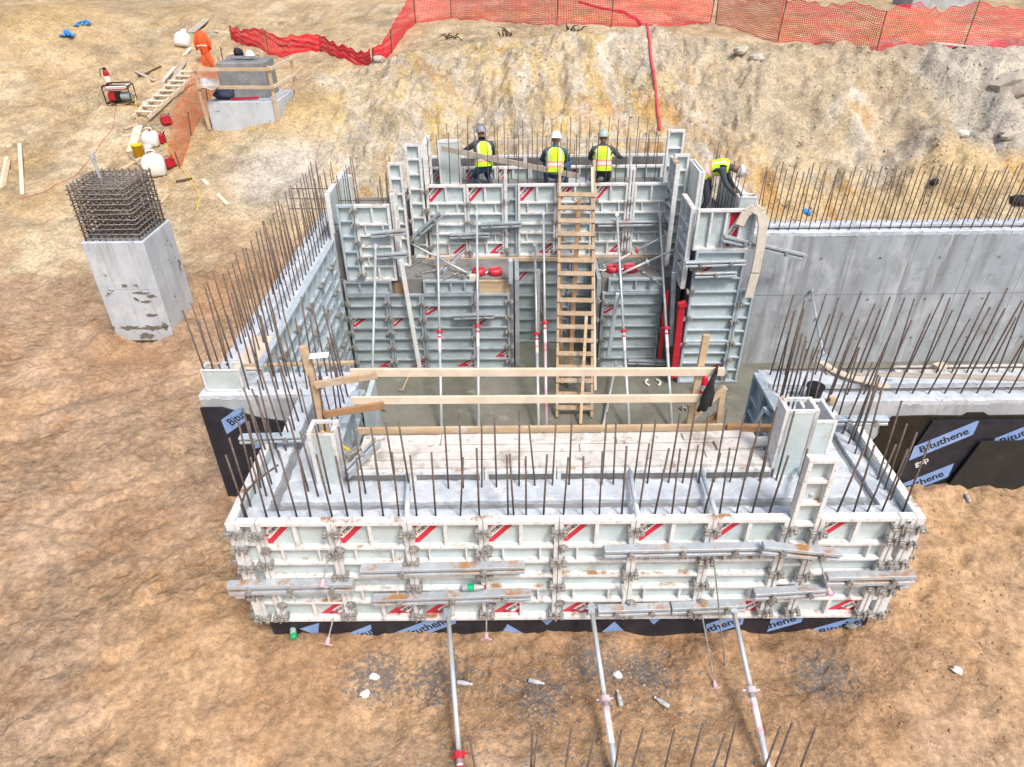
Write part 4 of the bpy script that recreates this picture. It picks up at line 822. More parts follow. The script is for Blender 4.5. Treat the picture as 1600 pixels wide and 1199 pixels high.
row([(-2.36+.01*k, 1.15+.17*k, 1.72) for k in range(9)], 1.1, 'inner row of the left leg of near bay', (0, 0), .04)
row([(3.55+.0*k, 1.5+.16*k, 1.72) for k in range(5)], 1.1, 'inner row of the right leg of near bay', (0, 0), .04)
row([(4.05+.0*k, 1.2+.19*k, 1.72) for k in range(6)], 1.1, 'outer row of the right leg of near bay', (.02, 0), .04)
row([(-4.17, 2.62+.21*k, 1.77) for k in range(34)], 1.22, 'outer row along the left wall, counted from the near end', (-.03, 0), .03)
row([(-3.80, 3.2+.21*k, 1.77) for k in range(30)], 1.22, 'inner row along the left wall, counted from the near end', (-.02, 0), .03)
row([(-4.05+.2*k, 2.62, 1.77) for k in range(8)], 1.18, 'near row on the end of left wall', (0, 0), .03)
row([(-3.6+.19*k, 2.95, 1.77) for k in range(7)], 1.18, 'far row on the end of left wall', (0, 0), .03)
row([(4.95+.205*k, 8.12, 1.84) for k in range(30)], 1.32, 'near row on the tall bare wall, counted from the left', (.02, 0), .035)
row([(5.0+.21*k, 8.52, 1.84) for k in range(31)], 1.15, 'far row on the tall bare wall, counted from the left', (.02, 0), .03)
row([(3.55+.21*k, 2.86, 1.78) for k in range(18)], 1.25, 'far row on the near wall, counted from the left', (.03, 0), .04)
row([(3.56+.215*k, 2.36, 1.78) for k in range(16)], 1.22, 'near row on the near wall, counted from the left', (.06, 0), .04)
row([(3.50, 2.0+.14*k, 1.75) for k in range(5)], 1.2, 'short return of the near wall', (.02, 0), .03)
row([(-1.75+.205*k, 9.2, 2.36) for k in range(24)], 1.18, 'front row beside the workers, counted from the left', (0, 0), .02, True)
row([(-1.7+.215*k, 10.9, 1.75) for k in range(24)], 1.72, 'rear row behind the workers, counted from the left', (0, 0), .02, True)
row([(-1.6+.42*k, 10.38, 1.75) for k in range(12)], 1.35, 'middle row behind the workers, counted from the left', (0, 0), .02, True)
row([(-3.45, 8.1+.24*k, 1.95) for k in range(8)], 1.05, 'outer row of the left tower slot', (0, 0), .03, True)
row([(-2.65, 8.1+.24*k, 1.95) for k in range(8)], 1.0, 'inner row of the left tower slot', (0, 0), .03, True)
row([(3.78, 7.75+.62*k, 1.95) for k in range(4)], 1.0, 'inner row of the right tower slot', (0, 0), .03, True)
row([(4.36, 7.9+.2*k, 1.95) for k in range(11)], 1.15, 'outer row of the right tower slot', (.02, 0), .03, True)
for i, tp in enumerate([(-0.452, -1.720, 0.882), (0.126, -1.700, 0.924), (0.171, -1.740, 0.910), (0.481, -1.700, 0.941), (0.698, -1.720, 0.973), (0.936, -1.700, 0.914), (1.131, -1.700, 0.953), (1.410, -1.720, 0.964), (1.662, -1.700, 1.009), (1.881, -1.720, 0.874), (1.959, -1.700, 1.026), (2.374, -1.700, 0.969), (2.453, -1.720, 1.055), (2.695, -1.700, 0.934)]):
    rebar((tp[0]-random.uniform(.02,.12)*(1 if i else -1), tp[1]-.12, -.2), tp, f'{nth(i+1)} short rebar from the left at the bottom edge of the picture', 'rebars in the foreground row')
tag(link('rebar', MB().tube([(-2.900, 0.163, 1.720), (-2.925, 0.200, 1.938), (-2.842, 0.200, 2.120), (-2.694, 0.200, 2.278), (-2.425, 0.200, 2.491)], .0125, 6).mesh('rebar', 'rebar', True)), 'bent rebar hooked over to the right at the left front corner', 'rebar')
for i, z in enumerate((2.12, 2.26, 2.40)):
    tag(link('rebar', MB().tube([(-3.6, 8.05+.3*i, z), (-2.55, 8.05+.3*i, z)], .0105, 6).mesh('rebar', 'rebar', True)), f'{("lowest","middle","highest")[i]} level rebar across the left tower slot', 'rebar')
    tag(link('rebar', MB().tube([(-4.9, 9.3+.25*i, z-.1), (-3.5, 9.25+.25*i, z-.1)], .0105, 6).mesh('rebar', 'rebar', True)), f'{("lowest","middle","highest")[i]} level rebar crossing the far end of left wall', 'rebar')
tag(link('rebar', MB().tube([(-1.8, 9.23, 2.5), (3.2, 9.23, 2.5)], .0105, 6).mesh('rebar', 'rebar', True)), 'long level rebar tied along the front row beside workers', 'rebar')
tag(link('rebar', MB().tube([(5.0, 8.17, 1.89), (14, 8.17, 1.89)], .0125, 6).mesh('rebar', 'rebar', True)), 'long level rebar lying on top of the tall bare wall', 'rebar')
tag(link('rebar', MB().tube([(3.6, 2.93, 1.84), (7.5, 2.93, 1.84)], .0125, 6).mesh('rebar', 'rebar', True)), 'long level rebar lying on the far edge of near wall', 'rebar')
tag(link('rebar', MB().tube([(3.9, 2.42, 1.84), (7.5, 2.42, 1.84)], .0125, 6).mesh('rebar', 'rebar', True)), 'long level rebar lying on the near edge of near wall', 'rebar')
# spreader struts across the wet concrete
def strut(p, q, label): 
    mb = MB(); mb.tube([p, q], .028, 8); single('spreader_pipe', mb, 'conc_fresh', label, 'pipe', p, 'spreader pipes over the near bay concrete', True)
strut((-1.244, 0.820, 1.825), (-1.15,.06,1.88), 'concrete-splashed spreader pipe over the near bay, left one')
strut((1.298, 0.820, 1.843), (1.27,.06,1.88), 'concrete-splashed spreader pipe over the near bay, middle one')
strut((2.118, 0.820, 1.834), (2.09,.06,1.88), 'concrete-splashed spreader pipe over the near bay, right one')
strut((3.211, 0.820, 1.840), (3.02,.06,2.15), 'spreader pipe from the tall stop box to tall narrow panel')

# ------------------------------------------------------------ timber: guard rail, ladder
def plank(p, q, label, m='lumber', w=.038, h=.089, up=(0,0,1), group=None, name='timber_board'):
    mb = MB(); mb.bar(p, q, w, h, up=up); return single(name, mb, m, label, 'board', tuple(p), group, bevel=.003)
GR = 'guard rail boards over the pit'
plank((-1.90,1.50,2.77), (2.41,1.50,2.735), 'topmost long guard rail board across the pit', 'lumber_pale', h=.1, group=GR)
plank((-1.94,1.50,2.38), (2.20,1.50,2.365), 'middle long guard rail board across the pit', 'lumber_pale', h=.1, group=GR)
plank((-1.93,1.50,1.925), (2.55,1.50,1.93), 'toe board along the far edge of the plank deck', 'lumber', h=.09, group=GR)
plank((-2.32,1.52,1.75), (-2.40,1.55,3.10), 'upright guard rail post at the left end of the deck', 'lumber', .089, .05, (0,1,0), GR)
plank((-2.326, 1.460, 2.627), (-1.596, 1.460, 2.760), 'upper short guard rail board nailed to the left post', 'lumber', h=.09, group=GR)
plank((-2.291, 1.460, 2.204), (-1.556, 1.460, 2.336), 'lower short guard rail board nailed to the left post', 'lumber_brown', h=.09, group=GR)
plank((2.153, 1.560, 3.192), (2.125, 1.560, 1.885), 'upright guard rail post at the right end of the deck', 'lumber', .08, .05, (0,1,0), GR)
plank((2.077, 1.620, 1.870), (2.499, 1.620, 2.438), 'slanting brace of the guard rail, right end', 'lumber', .08, .04, (0,1,0), GR)
plank((2.505, 1.700, 2.384), (2.539, 1.700, 1.774), 'short upright beside the slanting guard rail brace', 'lumber', .07, .04, (0,1,0), GR)
plank((2.374, 1.750, 1.779), (2.565, 1.750, 1.995), 'short stub brace under the slanting guard rail brace', 'lumber_brown', .07, .04, (0,1,0), GR)
plank((2.554, 1.469, 1.950), (3.201, 1.433, 1.950), 'short brown timber at the right end of plank deck', 'lumber_brown', .06, .09, group=GR)
plank((-3.897, 3.162, 1.840), (-2.319, 3.220, 1.840), 'pale timber lying across the end of left wall', 'lumber', .05, .05)
plank((-3.82,3.1,1.82), (-3.82,4.05,1.82), 'plywood sheet lying on the near part of left wall', 'lumber_pale', .42, .03, name='plywood_sheet')
plank((-1.497, 9.500, 3.211), (1.390, 9.300, 2.650), 'long grey weathered board sloping down in front of workers', 'lumber_old', h=.11)
plank((-1.1,11.0,2.95), (3.55,11.0,2.97), 'long pale board fixed along the rear rebars behind workers', 'lumber_pale', h=.10)
mb = MB(); mb.bar((0.948, 9.757, 2.420), (1.729, 9.729, 2.420), .5, .03); single('plywood_sheet', mb, 'conc_wall', 'dusty board landing at the top of the ladder', 'board', (1.345, 9.808, 2.400))
def ladder(foot, topp, width, n, label, m, rail=(.045,.09), over=.25, side=None, name='wooden_ladder'):
    f = Vector(foot); t_ = Vector(topp); d = (t_-f).normalized(); x = side or Vector((1,0,0)); x = (x-d*x.dot(d)).normalized(); nr = x.cross(d).normalized()
    L_ = (t_-f).length; t = thing(name, label, 'ladder', tuple(f), 0, 'wooden ladders')
    for s in (-1, 1): part('rail', MB().bar(f+x*s*width/2, t_+x*s*width/2+d*(over if s < 0 else over*1.2), rail[0], rail[1], up=tuple(nr)), m, t, True, bevel=.003)
    if nr.y > 0: nr = -nr
    for k in range(n):
        c = f+d*(L_*(k+.7)/n)+nr*(rail[1]/2+.020); part('rung', MB().bar(c-x*(width/2+.03), c+x*(width/2+.03), .092, .038, up=tuple(nr)), m, t, True, bevel=.003)
    return t
ladder((1.180, 5.984, -1.210), (1.298, 8.750, 2.501), .70, 17, 'long wooden ladder rising from the pit floor to the workers', 'lumber_worn', over=.55, rail=(.055,.10))
plank((1.009, 7.186, -1.200), (0.935, 8.830, 2.479), 'brown timber standing behind the left rail of the ladder', 'lumber_brown', .05, .1, (0,1,0))
plank((1.657, 6.600, -0.977), (1.616, 9.000, 2.922), 'long pale timber standing along the right rail of ladder', 'lumber_pale', .05, .09, (0,1,0))
plank((1.289, 5.750, -1.197), (1.408, 6.800, 0.656), 'pale timber leaning on the lower part of the ladder', 'lumber', .06, .045, (0,1,0))
plank((1.157, 7.000, -1.078), (1.376, 8.950, 2.299), 'dark brown timber standing in the shade behind the ladder', 'lumber_brown', .09, .05, (0,1,0))

# ------------------------------------------------------------ things on ledges, deck and walls
def coil(p, label, r=.15, h=.10):
    t = thing('hose_coil', label, 'coil', p, 0, 'red coils on the ledges')
    mb = MB(); n = 20
    mb.lathe([(r*.16, 0), (r*.95, 0), (r, .03), (r, h-.03), (r*.95, h), (r*.16, h), (r*.15, h-.04)], n); part('winding', mb, 'paint_red', t, smooth=True)
    mb = MB()
    for k in range(5): mb.lathe([(r*(.24+.145*k), h+.001), (r*(.30+.145*k), h+.012), (r*(.36+.145*k), h+.001)], n)
    part('hose_turn', mb, 'hose_red', t); part('loose_end', MB().tube([(-r*.9,0,.05), (-r*1.5,-.02,.02), (-r*2,.05,.02)], .018, 6), 'plastic_white', t)
coil((-0.750, 8.135, 0.975), 'left red coil on the ledge left of the ladder'); coil((-0.399, 8.127, 0.975), 'right red coil on the ledge left of the ladder')
coil((2.088, 8.195, 0.975), 'left red coil on the ledge right of the ladder'); coil((2.456, 8.218, 0.975), 'right red coil on the ledge right of the ladder')
mb = MB(); mb.box((-.04,-.09,0),(.04,.09,.5)); t = single('box_tube', mb, 'form_blue', 'short blue-grey steel box standing at the right end of left ledge', 'steel box', bevel=.006); t.location = (-0.076, 7.722, 0.970)
mb = MB(); mb.box((-.1,-.07,0),(.1,.07,.09)); t = single('wood_block', mb, 'lumber_pale', 'pale wood block on the edge of the left ledge', 'wood block', bevel=.004); t.location = (-0.834, 7.895, 0.970)
for i, (p, ln, an, lab) in enumerate((((-2.133, 8.667, 0.990), .5, 1.1, 'grey tie rod lying at the left end of left ledge'), ((-1.783, 8.225, 0.990), .45, .4, 'grey tie rod lying in the middle of left ledge'), ((-1.319, 7.989, 0.990), .5, .9, 'grey tie rod lying near the front of left ledge'), ((-1.263, 8.543, 0.990), .35, 2.2, 'short tie rod lying beside the loose rail on left ledge'), ((2.749, 7.953, 0.990), .5, 2.0, 'grey tie rod lying on the right ledge'), ((3.139, 8.266, 0.990), .4, .7, 'short tie rod at the right end of right ledge'), ((2.893, 7.639, 0.990), .4, 1.9, 'short tie rod at the front of right ledge'))):
    t = single('tie_rod', MB().tube([(-ln/2,0,.012),(ln/2,0,.012)], .012, 6).lathe([(.045,0),(.045,.02),(.02,.04)], 10, (ln*.2,0,.0)), 'clamp_steel', lab, 'tie rod', (0,0,0)); t.location = p; t.rotation_euler = (0,0,an)
for i, (p, lab) in enumerate((((-2.465, 8.848, 0.975), 'dusty wedge clamp lying at the left end of left ledge'), ((-1.994, 8.038, 0.975), 'dusty wedge clamp lying at the front of left ledge'), ((-1.113, 7.890, 0.975), 'dusty wedge clamp lying beside the wood block'), ((2.715, 8.578, 0.975), 'dusty wedge clamp lying on the right ledge'), ((-2.715, 6.311, -1.210), 'dusty wedge clamp lying on the pit floor, left'), ((3.463, 6.213, -1.210), 'dusty wedge clamp lying on the pit floor, right'))):
    t = clamp(0, 0, 0, 0, lab, 'clamps lying loose'); t.location = (p[0], p[1], p[2]+.17); t.rotation_euler = (R(90), 0, i*1.3)
def hammer(p, rz, label, hm='lumber'):
    t = thing('hammer', label, 'hammer', p, rz); part('handle', MB().tube([(0,0,.02),(.0,.55,.03)], .016, 6), hm, t); part('head', MB().box((-.07,-.03,0),(.07,.03,.055)), 'clamp_steel', t, bevel=.006)
hammer((-2.433, 6.970, -1.215), R(-8), 'long-handled hammer standing on the pit floor, left'); 
t = thing('sledgehammer', 'yellow-handled sledgehammer lying on the plank deck, left end', 'hammer', (-1.885, 1.022, 1.930), R(52)); part('handle', MB().tube([(0,0,.03),(0,.55,.1)], .017, 6), 'plastic_yellow', t); part('head', MB().box((-.1,-.04,0),(.1,.04,.08)), 'clamp_steel', t, bevel=.008)
mb = MB()
for s in (-1, 1):
    pts = [(s*.03+.13*math.cos(a), .13*math.sin(a), .02) for a in np.linspace(-1.1, 1.1, 9)] if s > 0 else [(-.03-.13*math.cos(a), .13*math.sin(a), .02) for a in np.linspace(-1.1, 1.1, 9)]
    mb.tube(pts, .026, 6)
t = single('white_ring', mb, 'plastic_white', 'broken white ring lying on the pit floor, right of ladder', 'ring', smooth=True); t.location = (2.978, 7.193, -1.210)
# black bucket and offcuts on the near wall
t = thing('bucket', 'black plastic bucket on top of the near wall among rebars', 'bucket', (3.886, 2.200, 1.800)); part('shell', MB().lathe([(.085,0),(.105,.25),(.11,.25),(.098,.245),(.08,.02)], 16), 'plastic_black', t, smooth=True); part('rim', MB().lathe([(.108,.235),(.118,.24),(.118,.255),(.108,.258)], 16), 'plastic_black', t)
mb = MB(); prev = None
pts = [(4.363, 3.148, 1.830), (4.405, 2.879, 1.860), (4.589, 2.680, 1.860), (4.811, 2.611, 1.830), (5.032, 2.482, 1.820)]
for a, b in zip(pts, pts[1:]): mb.bar(a, b, .12, .02)
single('ply_strip', mb, 'lumber_pale', 'curved pale plywood strip lying on the near wall', 'plywood strip')
plank((5.300, 2.959, 1.810), (7.146, 2.976, 1.810), 'long pale board lying along the far part of near wall', 'plank_white', .14, .03); plank((4.327, 2.876, 1.810), (6.963, 2.684, 1.810), 'long grey board lying along the middle of near wall', 'lumber_old', .1, .03)
mb = MB(); mb.box((-.09,-.06,0),(.09,.06,.06)); t = single('wood_block', mb, 'lumber_pale', 'small wood block on the near wall, far edge', 'wood block', bevel=.004); t.location = (5.942, 2.949, 1.830); t.rotation_euler = (0,0,.4)
mb = MB(); mb.add([(-.1,-.08,0),(.1,-.06,.01),(.08,.08,.05),(-.1,.07,.03)], [(0,1,2,3)]); mb.add([(-.1,-.08,-.004),(.1,-.06,.006),(.08,.08,.046),(-.1,.07,.026)], [(3,2,1,0)])
t = single('paper_sheet', mb, 'plastic_white', 'white paper sheet beside the black bucket on near wall', 'paper'); t.location = (3.795, 1.931, 1.840)
mb = MB(); t = single('paper_sheet', MB().bar((-.11,0,0), (.11,.02,.01), .12, .004), 'plastic_white', 'white sheet stuck on the left guard rail post', 'paper'); t.location = (-2.229, 1.500, 2.993)
for i, (px, py) in enumerate(((1283,645), (1300,651), (1275,600))): 
    t = single('wood_block', MB().box((-.05,-.04,0),(.05,.04,.07)), 'lumber', f'{("leftmost","middle","topmost")[i]} small wood block beside the black bucket', 'wood block', bevel=.004); t.location = [(3.940, 1.860, 1.800), (4.194, 1.747, 1.800), (4.153, 2.195, 1.800)][i]
# fabric hose hanging over the right tower
pts = [(4.207, 7.120, 2.367), (4.285, 7.120, 2.600), (4.414, 7.100, 2.702), (4.552, 7.080, 2.623), (4.627, 7.060, 2.384), (4.655, 7.050, 1.973), (4.656, 7.050, 1.449), (4.626, 7.050, 0.929)]
mb = MB()
for a, b in zip(pts, pts[1:]): mb.bar(a, Vector(b)+(Vector(b)-Vector(a))*.06, .17, .05, up=(0,1,0))
single('fabric_hose', mb, 'hose_cream', 'flat cream fabric hose draped over the right tower', 'hose', bevel=.008)
# dark jacket on the guard rail
mb = MB(); jp = [(1118,583,.03),(1112,598,.06),(1108,612,.10),(1104,625,.12),(1101,640,.08)]
pj = [(2.284, 1.420, 2.768), (2.260, 1.420, 2.637), (2.242, 1.420, 2.513), (2.226, 1.410, 2.402), (2.208, 1.410, 2.264)]
mb.tube(pj, [.025, .035, .055, .062, .05], 9); mb.tube([pj[1], (2.294, 1.430, 2.478), (2.283, 1.430, 2.304)], [.02,.032,.03], 7); mb.tube([pj[2], (2.196, 1.400, 2.382), (2.156, 1.400, 2.244)], [.03,.035,.02], 7); mb.tube([(2.305, 1.460, 2.838), pj[0]], [.015,.025], 6)
single('jacket', mb, 'cloth_black', 'black jacket hanging from the guard rail boards, right end', 'jacket', smooth=True)
t = thing('extinguisher', 'red canister on the pit floor under the hanging jacket', 'canister', (3.933, 6.713, -1.210)); part('shell', MB().lathe([(.08,0),(.085,.02),(.085,.38),(.05,.45),(.03,.5)], 14), 'paint_red', t, smooth=True); part('band', MB().lathe([(.086,.15),(.087,.16),(.087,.28),(.086,.29)], 14), 'plastic_grey', t)

# ------------------------------------------------------------ people
def person(loc, rz, J, label, shirt, pants, hat, brim, glove='skin', vest=True, look=0.0):
    """J: joint positions in metres, facing +Y; one skinned body, with vest and hard hat as children"""
    V = []; RAD = []; E_ = []; K = []; ix = {}
    def jv(n, co, r): ix[n] = len(V); V.append(Vector(co)); RAD.append(r)
    def ed(a, b, k): E_.append((ix[a], ix[b])); K.append((ix[a], ix[b], k))
    jv('pel', J['pel'], (.155,.125)); jv('sp', J['sp'], (.145,.115)); jv('ch', J['ch'], (.165,.12)); jv('nb', J['nb'], (.06,.06)); jv('hb', J['hb'], (.062,.068)); jv('hm', J['hm'], (.078,.092)); jv('ht', J['ht'], (.065,.075))
    for a, b, k in (('pel','sp','s'),('sp','ch','s'),('ch','nb','s'),('nb','hb','k'),('hb','hm','k'),('hm','ht','h')): ed(a, b, k)
    hm = Vector(J['hm']); f = Vector((math.sin(look), math.cos(look), -.15)).normalized()
    jv('nose', hm+f*.115+Vector((0,0,-.02)), (.012,.014)); ed('hm', 'nose', 'k')
    for s, S_ in ((-1, 'l'), (1, 'r')):
        jv('sh'+S_, J['sh'+S_], (.068,.068)); jv('el'+S_, J['el'+S_], (.05,.05)); jv('wr'+S_, J['wr'+S_], (.035,.03)); d = (Vector(J['wr'+S_])-Vector(J['el'+S_])).normalized()
        pm_ = Vector(J['wr'+S_])+d*.075; jv('pa'+S_, pm_, (.042,.02)); ed('ch', 'sh'+S_, 's'); ed('sh'+S_, 'el'+S_, 's'); ed('el'+S_, 'wr'+S_, 's'); ed('wr'+S_, 'pa'+S_, 'g')
        side = d.cross(Vector((0,0,1))); side = side.normalized() if side.length > .1 else Vector((1,0,0)); dn = d.cross(side).normalized()
        if dn.z > 0: dn = -dn
        for k in range(4):
            o = (k-1.5)*.021; L_ = (.065,.075,.072,.055)[k]
            a = pm_+side*o+d*.03; jv(f'f{k}a'+S_, a, (.011,.011)); jv(f'f{k}b'+S_, a+d*L_*.55+dn*.012, (.0095,.0095)); jv(f'f{k}c'+S_, a+d*L_*.8+dn*.045, (.008,.008))
            ed('pa'+S_, f'f{k}a'+S_, 'g'); ed(f'f{k}a'+S_, f'f{k}b'+S_, 'g'); ed(f'f{k}b'+S_, f'f{k}c'+S_, 'g')
        a = Vector(J['wr'+S_])+d*.03+side*(-s)*.03; jv('ta'+S_, a, (.013,.013)); jv('tb'+S_, a+d*.03-side*s*.03+dn*.02, (.010,.010)); ed('wr'+S_, 'ta'+S_, 'g'); ed('ta'+S_, 'tb'+S_, 'g')
        jv('hi'+S_, J['hi'+S_], (.10,.10)); jv('kn'+S_, J['kn'+S_], (.068,.068)); jv('an'+S_, J['an'+S_], (.048,.048)); jv('to'+S_, J['to'+S_], (.045,.035))
        ed('pel', 'hi'+S_, 'p'); ed('hi'+S_, 'kn'+S_, 'p'); ed('kn'+S_, 'an'+S_, 'p'); ed('an'+S_, 'to'+S_, 'b')
        jv('ear'+S_, hm+Vector((s*.088*math.cos(look), -s*.088*math.sin(look), -.01)), (.014,.018)); ed('hm', 'ear'+S_, 'k')
    me = bpy.data.meshes.new('body'); me.from_pydata([tuple(v) for v in V], E_, [])
    o = bpy.data.objects.new('body', me); C.objects.link(o); o.modifiers.new('Skin', 'SKIN').use_smooth_shade = True
    for sv, r in zip(me.skin_vertices[0].data, RAD): sv.radius = r
    me.skin_vertices[0].data[0].use_root = True
    sb = o.modifiers.new('Sub', 'SUBSURF'); sb.levels = 2; sb.render_levels = 2
    bm = bpy.data.meshes.new_from_object(o.evaluated_get(bpy.context.evaluated_depsgraph_get())); bpy.data.objects.remove(o)
    names = {'s': shirt, 'p': pants, 'k': 'skin', 'h': 'hair', 'g': glove, 'b': 'boot'}; order = list(names); bm.materials.clear()
    for k in order: bm.materials.append(MATS[names[k]])
    segs = [(V[a], V[b], k) for a, b, k in K]
    for p in bm.polygons:
        c = p.center; best = 9
        for a, b, k in segs:
            ab = b-a; t_ = max(0, min(1, (c-a).dot(ab)/max(ab.length_squared, 1e-9))); dd = (c-(a+ab*t_)).length/(1.0 if k in 'sp' else .8)
            if dd < best: best = dd; p.material_index = order.index(k)
        p.use_smooth = True
    root = thing('person', label, 'person', loc, rz, 'workers on the formwork'); link('body', bm, root)
    if vest:
        path = [Vector(J['pel'])+Vector((0,0,.0)), (Vector(J['pel'])+Vector(J['sp']))/2, Vector(J['sp']), (Vector(J['sp'])*.5+Vector(J['ch'])*.5), Vector(J['ch']), Vector(J['ch'])*.45+Vector(J['nb'])*.55, Vector(J['nb'])*.9+Vector(J['ch'])*.1]
        wd = [(.20,.165),(.195,.16),(.19,.155),(.20,.16),(.205,.16),(.16,.12),(.085,.085)]
        fine = []; 
        for i in range(len(path)-1):
            for q in range(3): u = q/3; fine.append((path[i].lerp(path[i+1], u), wd[i][0]*(1-u)+wd[i+1][0]*u, wd[i][1]*(1-u)+wd[i+1][1]*u))
        n = 24; mb = MB(); vs = []; X_ = (Vector(J['shr'])-Vector(J['shl'])).normalized()
        for i, (c, a, b_) in enumerate(fine):
            d = (fine[min(i+1, len(fine)-1)][0]-fine[max(i-1, 0)][0]).normalized(); x = (X_-d*X_.dot(d)).normalized(); y = d.cross(x)
            for k in range(n):
                w_ = 1+.025*math.sin(k*3.1+i*1.7)
                vs.append(c+x*a*w_*math.cos(2*math.pi*k/n)+y*b_*w_*math.sin(2*math.pi*k/n))
        mb.v = vs
        for i in range(len(fine)-1):
            for k in range(n):
                k2 = (k+1) % n; mi = 0
                if i in (4, 5): mi = 1
                if i in (3, 6): mi = 2
                if (k in (3, 8, 15, 20)) and i > 6: mi = 1
                if i >= 11 and (k in (0, 1, 22, 23, 10, 11, 12, 13)) and i < 15: continue
                mb.f.append((i*n+k, i*n+k2, (i+1)*n+k2, (i+1)*n+k)); mb.m.append(mi)
        part('vest', mb, ['vest_yellow', 'vest_tape', 'vest_band'], root, smooth=True)
    ht = Vector(J['ht']); up = (ht-Vector(J['hb'])).normalized(); Mh = up.to_track_quat('Z', 'Y').to_matrix()
    mb = MB(); prof = [(.118,-.01),(.120,.0),(.118,.03),(.108,.07),(.085,.105),(.05,.128),(.012,.136)]
    mb.lathe(prof, 18, hm+up*.035, Mh, 0, .95, 1.12)
    if brim: mb.lathe([(.118,-.012),(.165,-.018),(.166,-.010),(.118,.002)], 18, hm+up*.035, Mh, 0, .97, 1.1)
    else:
        mb.lathe([(.118,-.010),(.130,-.012),(.130,-.005),(.118,.002)], 18, hm+up*.035, Mh, 0, .97, 1.12)
        mb.bar(hm+up*.035+f*.10, hm+up*.022+f*.185, .15, .008)
    hh = part('hard_hat', mb, hat, root, smooth=True)
    part('ridge', MB().tube([hm+up*.165-f*.09, hm+up*.180, hm+up*.165+f*.09], .010, 6), hat, hh)
    return root
kneel = dict(pel=(0,0,.42), sp=(0,.04,.60), ch=(0,.10,.80), nb=(0,.13,.93), hb=(0,.15,.99), hm=(0,.17,1.06), ht=(0,.18,1.13),
  shl=(-.20,.10,.84), shr=(.20,.10,.84), ell=(-.27,.24,.62), elr=(.27,.22,.60), wrl=(-.20,.46,.52), wrr=(.18,.44,.50),
  hil=(-.10,.02,.36), hir=(.10,.02,.36), knl=(-.15,.40,.10), knr=(.15,.38,.10), anl=(-.13,-.02,.07), anr=(.13,-.04,.07), tol=(-.13,-.16,.05), tor=(.13,-.18,.05))
k1 = dict(kneel); k1.update(wrl=(-.34,.50,.66), ell=(-.36,.26,.70), shl=(-.20,.08,.86))
person((-.62, 9.55, 2.40), R(16), k1, 'kneeling worker in yellow vest and dark patterned hard hat, leftmost of the four', 'shirt_dark', 'denim', 'hat_teal', False, look=-.6)
k2 = dict(kneel); k2.update(pel=(0,-.02,.30), sp=(0,.05,.47), ch=(0,.14,.67), nb=(0,.19,.80), hb=(0,.21,.86), hm=(0,.235,.93), ht=(0,.25,1.0), shl=(-.20,.14,.71), shr=(.20,.14,.71), ell=(-.30,.25,.50), elr=(.28,.28,.50), wrl=(-.24,.47,.40), wrr=(.16,.48,.38),
  hil=(-.10,0,.27), hir=(.10,0,.27), knl=(-.22,.32,.44), knr=(.30,.30,.46), anl=(-.18,.10,.07), anr=(.24,.06,.07), tol=(-.20,.26,.05), tor=(.27,.22,.05))
person((.87, 9.42, 2.40), R(-8), k2, 'squatting worker in yellow vest and white full-brim hard hat beside the ladder top', 'shirt_teal', 'denim', 'hat_white', True, look=-.1)
k3 = dict(kneel); k3.update(wrr=(.42,.40,.60), elr=(.36,.18,.66))
person((1.90, 9.58, 2.27), R(-4), k3, 'kneeling worker in yellow vest and pale green hard hat, right of the ladder', 'shirt_dark', 'jeans_dark', 'hat_green', False, look=.15)
k4 = dict(pel=(0,-.16,.92), sp=(0,-.02,1.05), ch=(0,.20,1.12), nb=(0,.34,1.12), hb=(0,.40,1.11), hm=(0,.47,1.08), ht=(0,.54,1.07), shl=(-.20,.20,1.10), shr=(.20,.20,1.10), ell=(-.24,.30,.84), elr=(.22,.32,.84), wrl=(-.16,.46,.66), wrr=(.12,.50,.64),
  hil=(-.10,-.14,.88), hir=(.10,-.14,.88), knl=(-.14,-.02,.48), knr=(.14,0,.48), anl=(-.15,-.14,.08), anr=(.15,-.12,.08), tol=(-.16,.03,.04), tor=(.16,.05,.04))
person((3.98, 8.55, 1.95), R(-115), k4, 'worker bent over in the slot of the right tower, silver hard hat', 'shirt_dark', 'jeans_dark', 'hat_silver', False, 'glove_tan')

# ------------------------------------------------------------ pier with rebar cage
pr = thing('concrete_pier', 'square concrete pier with a dense rebar cage on top, left', 'pier', (-7.72, 7.9, -.1))
a, b_ = .60, .62
mb = MB(); mb.add([(-a+.03,-b_+.03,0),(a-.03,-b_+.03,0),(a-.03,b_-.03,0),(-a+.03,b_-.03,0),(-a,-b_,.25),(a,-b_,.25),(a,b_,.25),(-a,b_,.25),(-a,-b_,2.2),(a,-b_,2.2),(a,b_,2.2),(-a,b_,2.2)],
  [(3,2,1,0),(0,1,5,4),(1,2,6,5),(2,3,7,6),(3,0,4,7),(4,5,9,8),(5,6,10,9),(6,7,11,10),(7,4,8,11),(8,9,10,11)]); part('shaft', mb, 'conc_pier', pr, bevel=.02)
mb = MB(); mb.box((-a-.004,-b_-.004,1.2),(a+.004,-b_,1.206)); mb.box((-.02,-b_-.004,.25),(-.014,-b_,2.19)); mb.box((.4,-b_-.004,.25),(.406,-b_,2.19)); mb.box((a,-.1,.25),(a+.004,-.094,2.19)); part('form_line', mb, 'conc_wall', pr)
vb = cached('vb', lambda: MB().tube([(0,0,0),(0,0,1.12)], .017, 6).mesh('upright_bar', 'rebar', True))
cp = [-.52+.13*k for k in range(9)]
for x in cp:
    for y in (-.54, .54): link('upright_bar', vb, pr, (x, y, 2.15), (random.gauss(0,.01), random.gauss(0,.01), 0))
for y in cp[1:-1]:
    for x in (-.52, .52): link('upright_bar', vb, pr, (x, y, 2.15), (random.gauss(0,.012), random.gauss(0,.012), 0))
